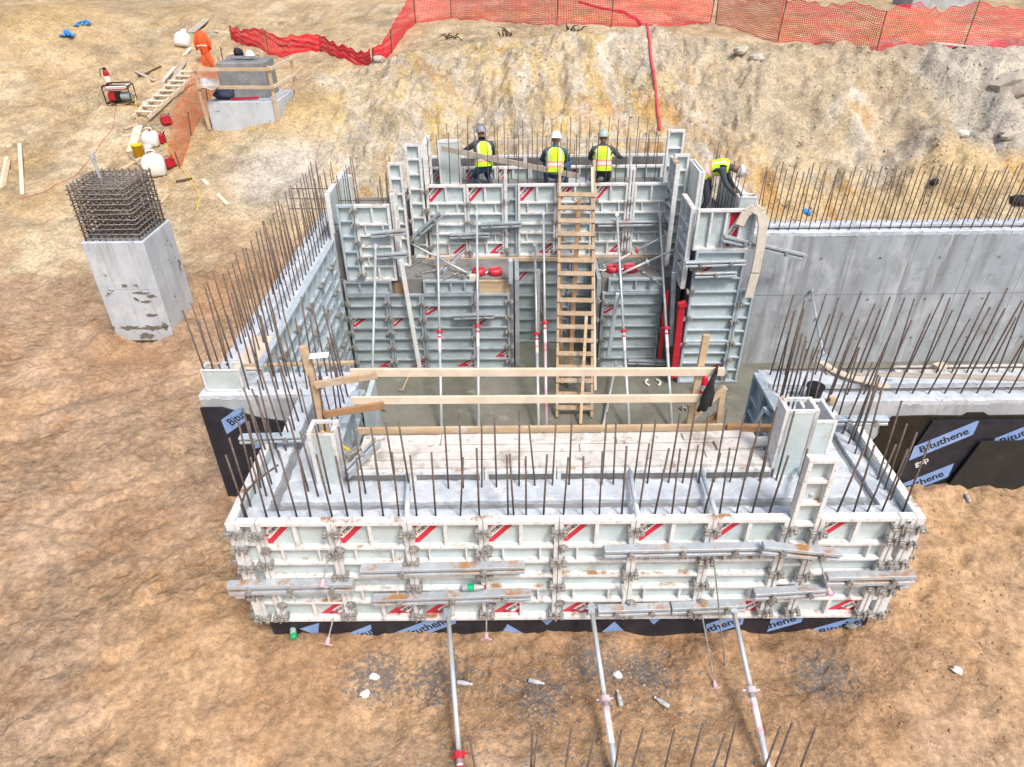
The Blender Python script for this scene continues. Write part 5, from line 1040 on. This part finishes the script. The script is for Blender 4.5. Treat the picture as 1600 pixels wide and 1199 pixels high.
def hoopm():
    mb = MB(); c = .545; pts = [(-c,-c-.02,0),(c,-c-.02,0),(c,c+.02,0),(-c,c+.02,0)]
    for p, q in zip(pts, pts[1:]+pts[:1]): mb.tube([p, q], .0125, 5)
    for x in cp[1:-1]: mb.tube([(x,-c-.03,.012),(x+.01,c+.03,.012)], .0095, 5)
    for y in cp[1:-1]: mb.tube([(-c-.03,y,.03),(c+.03,y,.03)], .0095, 5)
    return mb.mesh('hoop', 'cage_steel', True)
hm_ = hoopm()
for k in range(11): link('hoop', hm_, pr, (random.gauss(0,.006), random.gauss(0,.006), 2.23+.098*k), (random.gauss(0,.016), random.gauss(0,.016), 0))
mb = MB(); mb.tube([(-.18,.05,2.7),(-.20,.04,3.62)], .03, 8); mb.tube([(-.20,.04,3.60),(-.20,.04,3.70)], .05, 8); single('pipe_stub', mb, 'galv', 'grey pipe standing inside the rebar cage of pier', 'pipe').location = (-7.72,7.9,-.1)

def spall(cx, cz, w, h, seed, axis_='f'):
    rr = random.Random(seed); n = 18; mb = MB(); pts = []
    for k in range(n):
        a_ = 2*math.pi*k/n; q = rr.uniform(.45, 1.1); pts.append((cx+w*q*math.cos(a_), cz+h*q*math.sin(a_)))
    P_ = [(x, -b_-.004, z) for x, z in pts]+[(x, -b_+.01, z) for x, z in pts]
    mb.add([(cx, -b_-.004, cz)]+P_, [(0, 1+k, 1+(k+1) % n) for k in range(n)]+[(1+k, 1+n+k, 1+n+(k+1) % n, 1+(k+1) % n) for k in range(n)]); part('spall_patch', mb, 'spall', pr)
for q_ in ((-.05,1.28,.07,.05,1), (.22,1.12,.2,.035,2), (.42,1.05,.12,.05,3), (.1,.98,.06,.06,4), (.28,.92,.12,.04,5), (.3,.62,.14,.05,6), (-.25,.33,.32,.07,7), (.25,.32,.3,.08,8), (.5,.36,.1,.12,9), (.05,.14,.2,.07,10)): spall(*q_)
# ------------------------------------------------------------ pad footing with guard rail
PX, PYY = -8.014, 17.146; pz = gz(PX, PYY-.85)-.05
pd = thing('pad_footing', 'stepped concrete footing pad inside timber guard rail, upper left', 'footing', (PX, PYY, pz))
part('base', MB().box((-1.05,-.85,-.1),(1.05,.95,.78)), 'conc_pier', pd, bevel=.02); part('pedestal', MB().box((-.72,-.35,.79),(.68,.72,1.75)), 'conc_wet', pd, bevel=.02)
gq = thing('guard_rail', 'timber guard rail around the stepped footing pad', 'guard rail', (PX, PYY, pz))
for (x, y) in ((-1.12,-.9),(1.0,-.93),(1.12,.98),(-1.1,1.0)): part('post', MB().bar((x,y,0),(x*1.02,y,1.75),.09,.045,up=(0,1,0)), 'lumber', gq, bevel=.003)
for z in (1.20, 1.68):
    part('rail', MB().bar((-1.16,-.955,z),(1.08,-.985,z-.02),.04,.09), 'lumber', gq, bevel=.003); part('rail', MB().bar((1.08,-.95,z),(1.18,1.0,z),.04,.09), 'lumber_pale', gq, bevel=.003)
def blob(n, rad, seed, sq=(1,1,1)):
    mb = MB(); rr = random.Random(seed); vs = []; ph = [rr.uniform(0, 6) for _ in range(6)]; nu, nv = n, n//2
    prof = []
    for j in range(nv+1):
        th = math.pi*j/nv
        for k in range(nu):
            p_ = 2*math.pi*k/nu; w = 1+.16*math.sin(2*p_+ph[0]+2*th)+.12*math.sin(3*p_+ph[1]-th*3)+.10*math.sin(5*p_+ph[2]+th*4)
            vs.append((rad*w*math.sin(th)*math.cos(p_)*sq[0], rad*w*math.sin(th)*math.sin(p_)*sq[1], -rad*math.cos(th)*sq[2]*(1+.1*math.sin(p_*2+ph[3]))))
    fs = [(j*nu+k, j*nu+(k+1) % nu, (j+1)*nu+(k+1) % nu, (j+1)*nu+k) for j in range(nv) for k in range(nu)]
    return mb.add(vs, fs)
def crumple(r, seed, n=9):
    rr = random.Random(seed); mb = MB(); vs = []
    for j in range(n):
        for i in range(n):
            u, v = i/(n-1)*2-1, j/(n-1)*2-1; k = 1-.35*rr.random() if max(abs(u), abs(v)) > .95 else 1
            vs.append((u*r*k*.8+rr.gauss(0, r*.07), v*r*k*.7+rr.gauss(0, r*.07), abs(rr.gauss(0, r*.35))*(1.2-max(abs(u), abs(v)))))
    fs = [(j*n+i, j*n+i+1, (j+1)*n+i+1, (j+1)*n+i) for j in range(n-1) for i in range(n-1) if rr.random() > .06]
    mb.add(vs, fs); mb.add([(a, b, c-.008) for a, b, c in vs], [tuple(reversed(f)) for f in fs]); return mb
t = thing('wire_rack', 'low dark metal rack on top of the footing pedestal', 'rack', (PX-.05, PYY+.15, pz+1.75)); mb = MB()
for x in (-.42, .42): mb.tube([(x,-.22,.0),(x,-.22,.12),(x,.22,.12),(x,.22,0)], .014, 6)
for y in (-.22,-.07,.08,.22): mb.tube([(-.42,y,.12),(.42,y,.12)], .012, 6)
part('frame', mb, 'clamp_steel', t)
t = single('cap', blob(12, .15, 1, (1,1,.8)), 'cloth_black', 'black cap lying on the footing pedestal rack', 'cap', smooth=True); t.location = (PX-.18, PYY+.2, pz+1.96)
t = single('white_helmet', MB().lathe([(.17,0),(.175,.01),(.12,.02),(.118,.06),(.09,.11),(.03,.14)], 16), 'hat_white', 'white hard hat lying on the footing pedestal rack', 'hard hat', smooth=True); t.location = (PX+.16, PYY+.2, pz+1.875)
t = single('clothes_pile', blob(14, .30, 4, (1.1,.8,.5)), 'cloth_navy', 'heap of dark clothes on the footing base', 'clothes', smooth=True); t.location = (PX-.62, PYY-.48, pz+.92)
mb = MB(); g_ = 8; vs = [( .5*u/g_-.25, .4*v/g_-.2, .05*math.sin(u*.9)+.06*math.cos(v*.8)) for v in range(g_+1) for u in range(g_+1)]
fs = [(v*(g_+1)+u, v*(g_+1)+u+1, (v+1)*(g_+1)+u+1, (v+1)*(g_+1)+u) for v in range(g_) for u in range(g_)]; mb.add(vs, fs); mb.add([(x,y,z-.01) for x,y,z in vs], [tuple(reversed(q_)) for q_ in fs])
t = single('grey_cloth', mb, 'plastic_grey', 'light grey cloth over the lower guard rail board at the footing', 'cloth', smooth=True); t.location = (PX-.8, PYY-.93, pz+1.25); t.rotation_euler = (.6,0,.2)
plank((PX-.35, PYY-.72, pz+.82), (PX+.45, PYY-.62, pz+.84), 'red spirit level lying on the footing base', 'paint_red', .05, .06, name='spirit_level')

# ------------------------------------------------------------ tools and stores on the upper left ground
def onG(p, dz=0.0): return (p[0], p[1], gsurf(p[0], p[1])+dz)
ge_ = thing('generator', 'portable red and black generator in a tube frame', 'generator', onG((-12.420, 17.926, 2.571)), R(8))
mb = MB()
for y in (-.25, .25): mb.tube([(-.38,y,.02),(-.38,y,.48),(-.33,y,.54),(.33,y,.54),(.38,y,.48),(.38,y,.02),(-.38,y,.02)], .02, 6)
for x in (-.38, .38): mb.tube([(x,-.25,.50),(x,.25,.50)], .02, 6); mb.tube([(x,-.25,.02),(x,.25,.02)], .02, 6)
part('frame', mb, 'plastic_black', ge_, smooth=True); part('tank', MB().box((-.32,-.21,.36),(.30,.21,.50)), 'plastic_white', ge_, bevel=.04); part('tank_stripe', MB().box((-.325,-.215,.40),(.305,.215,.425)), 'plastic_red', ge_)
part('engine', MB().box((-.30,-.18,.06),(.02,.20,.33)), 'plastic_black', ge_, bevel=.03); part('alternator', MB().lathe([(.12,0),(.13,.03),(.13,.26),(.10,.3)], 14, (.03,0,.18), Matrix.Rotation(R(90),3,'Y')), 'form_grey', ge_); part('panel', MB().box((-.28,-.235,.10),(-.08,-.185,.33)), 'plastic_red', ge_, bevel=.01)
for s in (-.22, .22): part('skid', MB().box((s-.06,-.27,0),(s+.06,.27,.02)), 'lumber_brown', ge_)
plank(onG((-12.848, 17.926, 2.575),.02), onG((-11.749, 17.801, 2.512),.02), 'short brown board under the generator', 'lumber_brown', .14, .035)
ex = thing('fire_extinguisher', 'red fire extinguisher standing behind the generator', 'fire extinguisher', onG((-13.264, 19.039, 2.837))); part('shell', MB().lathe([(.085,0),(.09,.02),(.09,.42),(.06,.5),(.03,.52)], 14), 'plastic_red', ex, smooth=True); part('valve', MB().box((-.03,-.08,.52),(.03,.05,.58)), 'plastic_black', ex, bevel=.005); part('label', MB().lathe([(.091,.14),(.092,.15),(.092,.32),(.091,.33)], 14), 'plastic_white', ex)
part('hose', MB().tube([(-.03,0,.55),(-.17,0,.52),(-.2,0,.3)], .015, 6), 'plastic_black', ex)
def jug(p, rz, s, label, cap='plastic_white', m='plastic_white', tilt=0):
    t = thing('plastic_jug', label, 'jug', p, 0, None, (tilt, 0, rz))
    b = MB(); w, d, h = .30*s, .24*s, .62*s
    b.add([(-w,-d,0),(w,-d,0),(w,d,0),(-w,d,0),(-w,-d,h*.8),(w,-d,h*.8),(w,d,h*.8),(-w,d,h*.8),(-w*.45,-d*.5,h),(w*.45,-d*.5,h),(w*.45,d*.5,h),(-w*.45,d*.5,h)], [(3,2,1,0),(0,1,5,4),(1,2,6,5),(2,3,7,6),(3,0,4,7),(4,5,9,8),(5,6,10,9),(6,7,11,10),(7,4,8,11),(8,9,10,11)])
    part('body', b, m, t, bevel=.07*s, smooth=True); part('handle', MB().tube([(-w*.4,0,h*.97),(-w*.35,0,h*1.15),(w*.35,0,h*1.15),(w*.4,0,h*.97)], .028*s, 8), m, t, smooth=True); part('cap', MB().lathe([(.05*s,0),(.05*s,.06*s)], 12, (w*.2,-d*.3,h*.95)), cap, t); return t
jug(onG((-9.914, 13.899, 1.428)), R(20), .95, 'big white plastic jug in front of the stores heap')
jug(onG((-10.609, 15.511, 1.820)), R(5), .72, 'smaller white plastic jug behind the big one', 'plastic_red')
jug(onG((-12.136, 22.662, 3.624)), R(-15), .85, 'lone white plastic jug lying back by the fence, upper left', tilt=-.5)
bk_ = thing('bucket', 'yellow plastic bucket beside the white jugs', 'bucket', onG((-10.770, 14.916, 1.651))); part('shell', MB().lathe([(.13,0),(.16,.37),(.168,.37),(.168,.34),(.15,.36),(.12,.03)], 18), 'plastic_yellow', bk_, smooth=True); part('handle', MB().tube([(.16*math.cos(a), -.05, .36-.12*math.sin(a)) for a in np.linspace(0, math.pi, 9)], .007, 5), 'chrome', bk_)
def gascan(p, rz, label, tilt=0):
    t = thing('fuel_can', label, 'fuel can', p, 0, None, (tilt, 0, rz)); t.scale = (.75,)*3; part('body', MB().box((-.2,-.13,0),(.2,.13,.36)), 'plastic_red', t, bevel=.05); part('handle', MB().tube([(-.15,0,.35),(-.12,0,.43),(.08,0,.43),(.1,0,.35)], .018, 6), 'plastic_red', t); part('spout', MB().tube([(.15,0,.34),(.22,0,.45)], .025, 6), 'plastic_black', t)
gascan(onG((-9.638, 14.290, 1.525)), R(60), 'red fuel can right of the big white jug', -.3); gascan(onG((-10.599, 16.763, 2.170)), R(50), 'red fuel can under the ground ladder', -.4); gascan(onG((-10.411, 15.649, 1.857)), R(10), 'red fuel can squeezed behind the smaller white jug')
t = single('grey_bag', blob(12, .2, 9, (1,.8,.6)), 'plastic_grey', 'crumpled grey bag beside the yellow bucket', 'bag', smooth=True); t.location = onG((-10.623, 15.178, 1.724), .1)
la, lb = Vector(onG((-11.390, 16.784, 2.192), .1)), Vector(onG((-10.803, 19.754, 2.964), .22)); dd = (lb-la).normalized()
ladder(tuple(la), tuple(lb), .55, 9, 'wooden ladder lying on the ground beside the orange netting', 'lumber_pale', over=.15, side=Vector((dd.y, -dd.x, 0)), rail=(.05,.1))
SL = 'loose boards on the upper left ground'
for i, (p, q, m, w, lab) in enumerate((
  (onG((-11.111, 15.130, 1.706),.02), onG((-11.412, 16.573, 2.128),.02), 'lumber_pale', .24, 'wide pale board left of the yellow bucket'),
  (onG((-11.609, 17.402, 2.382),.02), onG((-11.933, 19.433, 2.911),.02), 'lumber_pale', .22, 'wide pale board left of the ground ladder'),
  (onG((-11.703, 19.442, 2.907),.03), onG((-11.800, 22.563, 3.591),.03), 'plank_white', .12, 'long whitish board leading up to the lone jug'),
  (onG((-11.344, 19.452, 2.902),.03), onG((-11.483, 21.011, 3.259),.03), 'lumber_old', .16, 'grey board beside the top of the ground ladder'),
  (onG((-12.294, 24.091, 3.888),.03), onG((-12.249, 25.742, 4.163),.03), 'lumber_old', .3, 'grey stack board behind the lone jug'),
  (onG((-11.469, 24.326, 3.897),.03), onG((-10.042, 23.626, 3.742),.03), 'lumber_pale', .14, 'pale board near the fence above footing'),
  (onG((-12.859, 20.178, 3.097),.03), onG((-12.049, 19.631, 2.958),.03), 'lumber_old', .1, 'short grey board right of the generator'),
  (onG((-12.718, 19.978, 3.048),.03), onG((-12.142, 20.610, 3.184),.03), 'root', .06, 'thin dark bar lying above the ground ladder'),
  (onG((-11.732, 16.284, 2.049),.03), onG((-11.457, 16.644, 2.150),.03), 'lumber', .14, 'short board at the foot of the ground ladder'),
  (onG((-11.664, 15.946, 1.944),.03), onG((-11.135, 16.074, 1.981),.03), 'lumber_pale', .1, 'short pale board above the yellow bucket'),
  (onG((-10.999, 14.147, 1.474),.03), onG((-10.654, 14.761, 1.619),.03), 'lumber', .14, 'short board behind the pier cage'),
  (onG((-11.045, 14.858, 1.633),.04), onG((-10.398, 14.185, 1.492),.04), 'clamp_steel', .05, 'grey steel bar in front of the yellow bucket'),
  (onG((-8.537, 13.614, 1.375),.03), onG((-7.529, 12.466, 1.056),.03), 'lumber_pale', .11, 'lone pale board between jugs and left wall'),
  (onG((-9.277, 12.478, 1.105),.03), onG((-9.217, 12.838, 1.192),.03), 'lumber', .1, 'short offcut right of the pier cage'),
  (onG((-14.572, 15.602, 1.840),.03), onG((-13.203, 12.990, 1.186),.03), 'lumber_pale', .1, 'pale board nearest to the pier at the left edge'),
  (onG((-15.073, 15.809, 1.904),.03), onG((-13.910, 13.252, 1.249),.03), 'lumber_pale', .1, 'leftmost long pale board at the left edge'),
  (onG((-14.572, 14.898, 1.624),.03), onG((-13.857, 13.317, 1.262),.03), 'lumber', .1, 'short pale board beside the leftmost long board'),
  (onG((13.083, 18.473, 3.590),.03), onG((14.960, 18.058, 3.555),.03), 'plank_white', .14, 'pale long board lying below the fence at right'),
  (onG((-9.253, 13.539, 1.353),.03), onG((-8.862, 13.690, 1.391),.03), 'root', .08, 'short dark bar right of the big white jug'))):
    plank(p, q, lab, m, w, .035, group=SL)
# orange coverall draped on a stake
st_ = thing('orange_netting_roll', 'bright orange cloth draped on a stake behind the footing', 'cloth', onG((-10.670, 21.051, 3.244))); part('stake', MB().tube([(0,0,0),(-.05,.02,1.15)], .02, 6), 'lumber', st_)
mb = MB(); mb.tube([(.02,0,.42),(.0,-.03,.55),(-.02,-.02,.85),(-.04,0,1.05),(-.05,.02,1.15)], [.12,.16,.20,.17,.06], 12); mb.tube([(-.10,-.02,.02),(-.10,-.03,.25),(-.04,-.02,.55)], [.06,.08,.10], 9); mb.tube([(.14,-.05,.02),(.12,-.06,.25),(.05,-.02,.55)], [.06,.08,.10], 9); mb.tube([(-.18,0,1.02),(-.27,-.03,.80),(-.24,-.06,.55)], [.07,.065,.05], 8); mb.tube([(.12,0,1.02),(.22,-.03,.80),(.20,-.06,.55)], [.07,.065,.05], 8); part('cloth', mb, 'cloth_orange', st_, smooth=True); part('tape', MB().tube([(-.18,-.14,.70),(-.02,-.20,.72),(.15,-.14,.70)], .025, 6), 'vest_tape', st_)
for i, (p, lab) in enumerate((((-15.797, 21.969, 3.998), 'crumpled bright blue sheet on the mound, lower one'), ((-15.649, 23.055, 4.333), 'crumpled bright blue sheet on the mound, upper one'), ((-15.771, 22.653, 4.251), 'small scrap of blue sheet between two bigger ones'))):
    t = single('blue_sheet', crumple((.30,.30,.13)[i], 20+i), 'cloth_blue', lab, 'sheet'); t.location = onG(p, .04)

# ------------------------------------------------------------ safety netting on stakes
def net(pts, hts, label, m, cell=.06, strand=.017, posts=True, lean=0.0, leanx=0.0):
    P = [Vector(p) for p in pts]; t = thing('safety_fence', label, 'fence', tuple(P[0]))
    if posts:
        for i, p in enumerate(P): part('stake', MB().tube([p-Vector((0,0,.1)), p+Vector((random.uniform(-.05,.1), lean*.3, hts[i]*1.05))], .02, 6), 'root', t, True)
    tops = []; bots = []
    for i in range(len(P)-1):
        n = max(2, int((P[i+1]-P[i]).length/cell))
        for k in range(n+(1 if i == len(P)-2 else 0)):
            u = k/n; b = P[i].lerp(P[i+1], u); g_ = gsurf(b.x, b.y)+.02; b.z = max(g_, b.z-.3); h = hts[i]*(1-u)+hts[i+1]*u; sag = .12*math.sin(math.pi*u)*h+.03*math.sin(k*.7)
            bots.append(b+Vector((0, .05*math.sin(k*.33), 0))); tops.append(b+Vector((leanx*h, lean+.06*math.sin(k*.21+1)+.04*math.sin(k*.083), h-sag)))
    mb = MB(); rows = max(4, int(1.15/cell)); n = len(tops)
    G_ = [[bots[k].lerp(tops[k], r/rows)+Vector((0, .03*math.sin(r*.35+k*.11)+.015*math.sin(r*.8-k*.27), .01*math.sin(k*.4+r))) for r in range(rows+1)] for k in range(n)]
    for k in range(n-1):
        for r in range(rows+1):
            s = strand*(1.6 if r in (0, rows) else 1); z = Vector((0,0,s/2)); a, b = G_[k][r], G_[k+1][r]; mb.add([a-z, b-z, b+z, a+z], [(0,1,2,3)])
    for k in range(n):
        d = (tops[min(k+1,n-1)]-tops[max(k-1,0)]); d.z = 0; d = d.normalized()*strand/2 if d.length > 0 else Vector((strand/2,0,0))
        for r in range(rows): a, b = G_[k][r], G_[k][r+1]; mb.add([a-d, a+d, b+d, b-d], [(0,1,2,3)])
    part('netting', mb, m, t, True); return t
net([onG(p) for p in ((-3.730, 24.716, 3.994), (-2.407, 25.464, 4.129), (1.624, 22.648, 4.106), (3.513, 21.967, 4.076), (7.467, 23.764, 4.013))], (1.15,1.15,1.2,1.2,1.2), 'red plastic safety fence along the crest, centre', 'net_red')
net([onG(p) for p in ((7.626, 23.625, 4.004), (8.895, 20.283, 3.737), (11.581, 18.794, 3.581), (14.269, 18.723, 3.635), (18.103, 19.117, 3.672))], (1.2,1.25,1.2,1.2,1.2), 'red plastic safety fence along the crest, right part', 'net_red')
net([onG(p) for p in ((-10.511, 23.335, 3.695), (-8.801, 22.070, 3.412), (-6.850, 21.702, 3.483), (-4.653, 19.556, 3.167))], (.45,.75,.5,.4), 'slumped red netting between footing and crest fence', 'net_red', .06, .024)
net([onG(p) for p in ((-4.609, 19.545, 3.168), (-4.162, 20.841, 3.529), (-3.730, 24.716, 3.994))], (.4,.7,1.1), 'red netting climbing up to the crest fence', 'net_red', .06, .024)
net([onG(p) for p in ((-9.381, 14.280, 1.525), (-9.670, 16.063, 1.968), (-9.677, 17.876, 2.455), (-9.884, 20.288, 3.068))], (.45,.65,.75,.75), 'orange netting sagging between ground ladder and footing', 'net_orange', .06, .016, leanx=-.6)

# ------------------------------------------------------------ bank details
def cable(name, pts, r, m, label, cat): 
    P = [Vector(p) for p in pts]; Q = []
    for i in range(len(P)-1):
        for k in range(6):
            v = P[i].lerp(P[i+1], k/6); v.z = gsurf(v.x, v.y)+r+.01; Q.append(v)
    Q.append(P[-1]); return single(name, MB().tube(Q, r, 6), m, label, cat, smooth=True)
cable('red_hose', [(2.987, 29.371, 4.278), (4.222, 26.751, 4.169), (4.779, 23.536, 4.065), (4.354, 19.262, 4.061), (4.373, 17.973, 3.318), (4.363, 16.817, 2.608), (4.339, 15.792, 2.009)], .045, 'hose_red', 'red hose running over the crest and down the bank', 'hose')
cable('extension_cord', [(-12.166, 18.377, 2.673), (-11.785, 17.393, 2.386), (-11.552, 16.855, 2.216)], .016, 'cord_yellow', 'yellow cord hanging down from the generator', 'cord')
cable('extension_cord', [(-10.378, 15.717, 1.876), (-9.467, 14.424, 1.556), (-8.797, 13.492, 1.345), (-8.299, 12.698, 1.158), (-8.231, 12.165, 1.030)], .014, 'cord_yellow', 'yellow cord from the jugs towards the left wall', 'cord')
cable('extension_cord', [(-12.514, 17.741, 2.513), (-12.141, 16.494, 2.117), (-12.158, 15.169, 1.707), (-12.222, 13.966, 1.416), (-12.699, 13.166, 1.228), (-13.206, 12.795, 1.145)], .006, 'hose_red', 'thin reddish cord curving from generator past the pier', 'cord')
def roots(p, label, seed):
    rr = random.Random(seed); mb = MB()
    for k in range(7):
        a = Vector((rr.uniform(-.2,.2), rr.uniform(-.1,.1), 0)); b = a+Vector((rr.uniform(-.5,.4), -rr.uniform(.1,.4), rr.uniform(-.05,.35))); mb.tube([a, (a+b)/2+Vector((0,0,.08)), b], [.03,.022,.008], 5)
    t = single('roots', mb, 'root', label, 'roots'); t.location = onG(p, .05)
roots((-2.109, 21.166, 3.865), 'dark torn roots sticking out of the bank, left one', 1); roots((-0.219, 20.177, 3.810), 'dark torn roots sticking out of the bank, middle one', 2); roots((2.019, 20.077, 3.875), 'dark torn roots sticking out of the bank, right one', 3)
mb = MB(); mb.box((-1.5,-.8,-.2),(1.3,.8,.35)); t = single('pad_footing', mb, 'conc_wall', 'low concrete slab far back at the top right', 'footing', bevel=.03); t.location = onG((18.512, 28.934, 4.072), .1); t.rotation_euler = (0,0,.05)
for i, (p, r, m, lab) in enumerate((((-4.365, 19.349, 3.157), .16, 'stone', 'pale rounded stone at the low point of the netting'), ((13.513, 14.353, 1.854), .2, 'stone_dark', 'grey stone on the right bank below the ridge'), ((13.884, 14.596, 1.963), .24, 'stone', 'blocky stone on the right bank, upper one'), ((12.512, 14.519, 1.927), .14, 'plastic_white', 'small white lump on the right bank'), ((7.199, 18.552, 3.440), .2, 'stone', 'pale boulder on the dark spill near the crest'), ((7.653, 18.332, 3.375), .22, 'stone', 'larger pale boulder on the dark spill'), ((14.574, 16.165, 2.768), .5, 'stone', 'big grey rock slab at the right edge of the bank'), ((11.387, 13.234, 1.116), .13, 'cloth_black', 'dark rag lying behind the tall bare wall'), ((13.136, 12.260, 0.899), .2, 'cloth_black', 'dark bag behind the tall bare wall at right edge'), ((7.772, 12.505, 0.489), .12, 'cloth_blue', 'blue-grey rag at the foot of bank behind the bare wall'))):
    t = single('stone' if 'stone' in lab or 'boulder' in lab or 'rock' in lab else 'rag' if 'rag' in lab else 'bag' if 'bag' in lab else 'lump', blob(12, r, 40+i, (1.2,.9,.7)), m, lab, 'stone' if 'stone' in lab or 'boulder' in lab or 'rock' in lab else 'debris'); t.location = onG(p, r*.3)

# ------------------------------------------------------------ litter near the forms
def bottle(p, rz, label, m='bottle_clear', capm='plastic_white', s=.8, lab='bottle_clear'):
    t = thing('plastic_bottle', label, 'bottle', p, 0, None, (R(90), 0, rz)); part('body', MB().lathe([(.028*s,0),(.033*s,.01),(.033*s,.13*s),(.03*s,.15*s),(.014*s,.19*s),(.014*s,.205*s)], 12), m, t, smooth=True); part('cap', MB().lathe([(.016*s,.205*s),(.016*s,.225*s)], 10), capm, t); part('label', MB().lathe([(.0335*s,.05*s),(.0342*s,.055*s),(.0342*s,.11*s),(.0335*s,.115*s)], 12), lab, t)
bottle(onG((-2.647, -0.069, -0.100), .04), R(200), 'green plastic bottle lying on soil at the left end of near bay', 'plastic_green', 'bottle_clear', 1.1)
bottle((-0.616, -0.040, 0.895), R(90), 'clear bottle with green label lying on a rib of the front panels', 'bottle_clear', 'plastic_red', 1.2, 'plastic_green')
bottle(onG((0.118, -0.573, -0.100), .04), R(75), 'clear crushed bottle lying in front of the near bay, centre'); bottle(onG((-0.694, -0.567, -0.100), .04), R(80), 'clear bottle lying beside the left front prop'); bottle(onG((1.118, -0.886, -0.100), .04), R(185), 'clear bottle lying right of the middle front prop'); bottle(onG((1.641, -0.889, -0.100), .04), R(230), 'clear bottle lying between middle and right front props')
bottle(onG((6.240, 1.786, 0.290), .04), R(170), 'clear bottle with white label on the soil right of near bay')
bottle((1.165, -0.050, 0.928), R(0), 'small clear bottle standing on a rib of the front panels')
for i, (p, lab) in enumerate((((-1.632, -0.512, -0.100), 'white crumpled scrap on soil, left of the left prop'), ((-1.705, -0.714, -0.100), 'round white scrap with a dark dot on the soil, left'), ((1.135, -0.486, -0.100), 'white plastic plug on soil right of the middle prop'), ((4.925, -0.528, -0.010), 'crushed white cup on the soil at the right'), ((3.954, 0.018, -0.056), 'grey lump at the right end of near bay membrane'))):
    t = single('scrap', blob(10, .055, 70+i, (1.1,.8,.6)), 'plastic_white' if i < 4 else 'stone_dark', lab, 'litter'); t.location = onG(p, .03)
# stones and clods too many to count
rr = random.Random(11); protos = []
for k in range(4):
    b = bmesh.new(); bmesh.ops.create_icosphere(b, subdivisions=1, radius=1)
    for v in b.verts: v.co *= rr.uniform(.7, 1.25)
    protos.append(([v.co.copy() for v in b.verts], [tuple(v.index for v in f.verts) for f in b.faces])); b.free()
def scatter(name, n, x0, x1, y0, y1, r0, r1, m, label, test=None):
    rg = np.random.RandomState(len(name)+n); V = []; F = []; o = 0; n20 = 0
    X0 = rg.uniform(x0, x1, n); Y0 = rg.uniform(y0, y1, n)
    keep = fbm(X0*.9+4, Y0*.9+2, 4)+rg.uniform(-.07, .07, n) > .50
    for x, y in zip(X0[keep], Y0[keep]):
        if test and not test(x, y): continue
        z = gsurf(x, y)
        if z < -.6: continue
        r = r0*(r1/r0)**(rg.rand()**2.6); vs, fs = PN[rg.randint(4)]; an = rg.uniform(0, 6.28); c, s_ = math.cos(an), math.sin(an); fl = rg.uniform(.45, .8)
        V.append(np.stack([x+r*(vs[:,0]*c-vs[:,1]*s_), y+r*(vs[:,0]*s_+vs[:,1]*c), z+r*(vs[:,2]*fl+.1)], -1)); F.append(fs+o); o += len(vs)
    V = np.concatenate(V); F = np.concatenate(F); me_ = bpy.data.meshes.new(name); me_.vertices.add(len(V)); me_.vertices.foreach_set('co', V.ravel())
    me_.loops.add(F.size); me_.loops.foreach_set('vertex_index', F.ravel()); me_.polygons.add(len(F)); me_.polygons.foreach_set('loop_start', np.arange(len(F))*3); me_.update(calc_edges=True); me_.materials.append(MATS[m])
    o_ = link(name, me_); tag(o_, label, 'soil clods' if 'clod' in name else 'gravel', None, 'stuff')
PN = [(np.array([tuple(v) for v in vs]), np.array(fs)) for vs, fs in protos]
away = lambda x, y: not ((-4.4 < x < 4.7 and 2.4 < y < 11.2) or (-3.2 < x < 4.4 and -.15 < y < 2.5) or (x > 3.4 and 2.0 < y < 8.8))
scatter('soil_clods', 34000, -11, 9, -1.9, 11, .005, .026, 'clod', 'brown clods of soil scattered over the trampled ground', away)
scatter('gravel', 20000, -14, 15, 11.2, 20, .01, .055, 'stone_pale', 'pale stones scattered over the bank face', away)
scatter('dark_gravel', 1500, -1.5, 3.8, -1.7, -.1, .006, .022, 'stone_dark', 'dark slurry crumbs on the soil in front of the near bay')
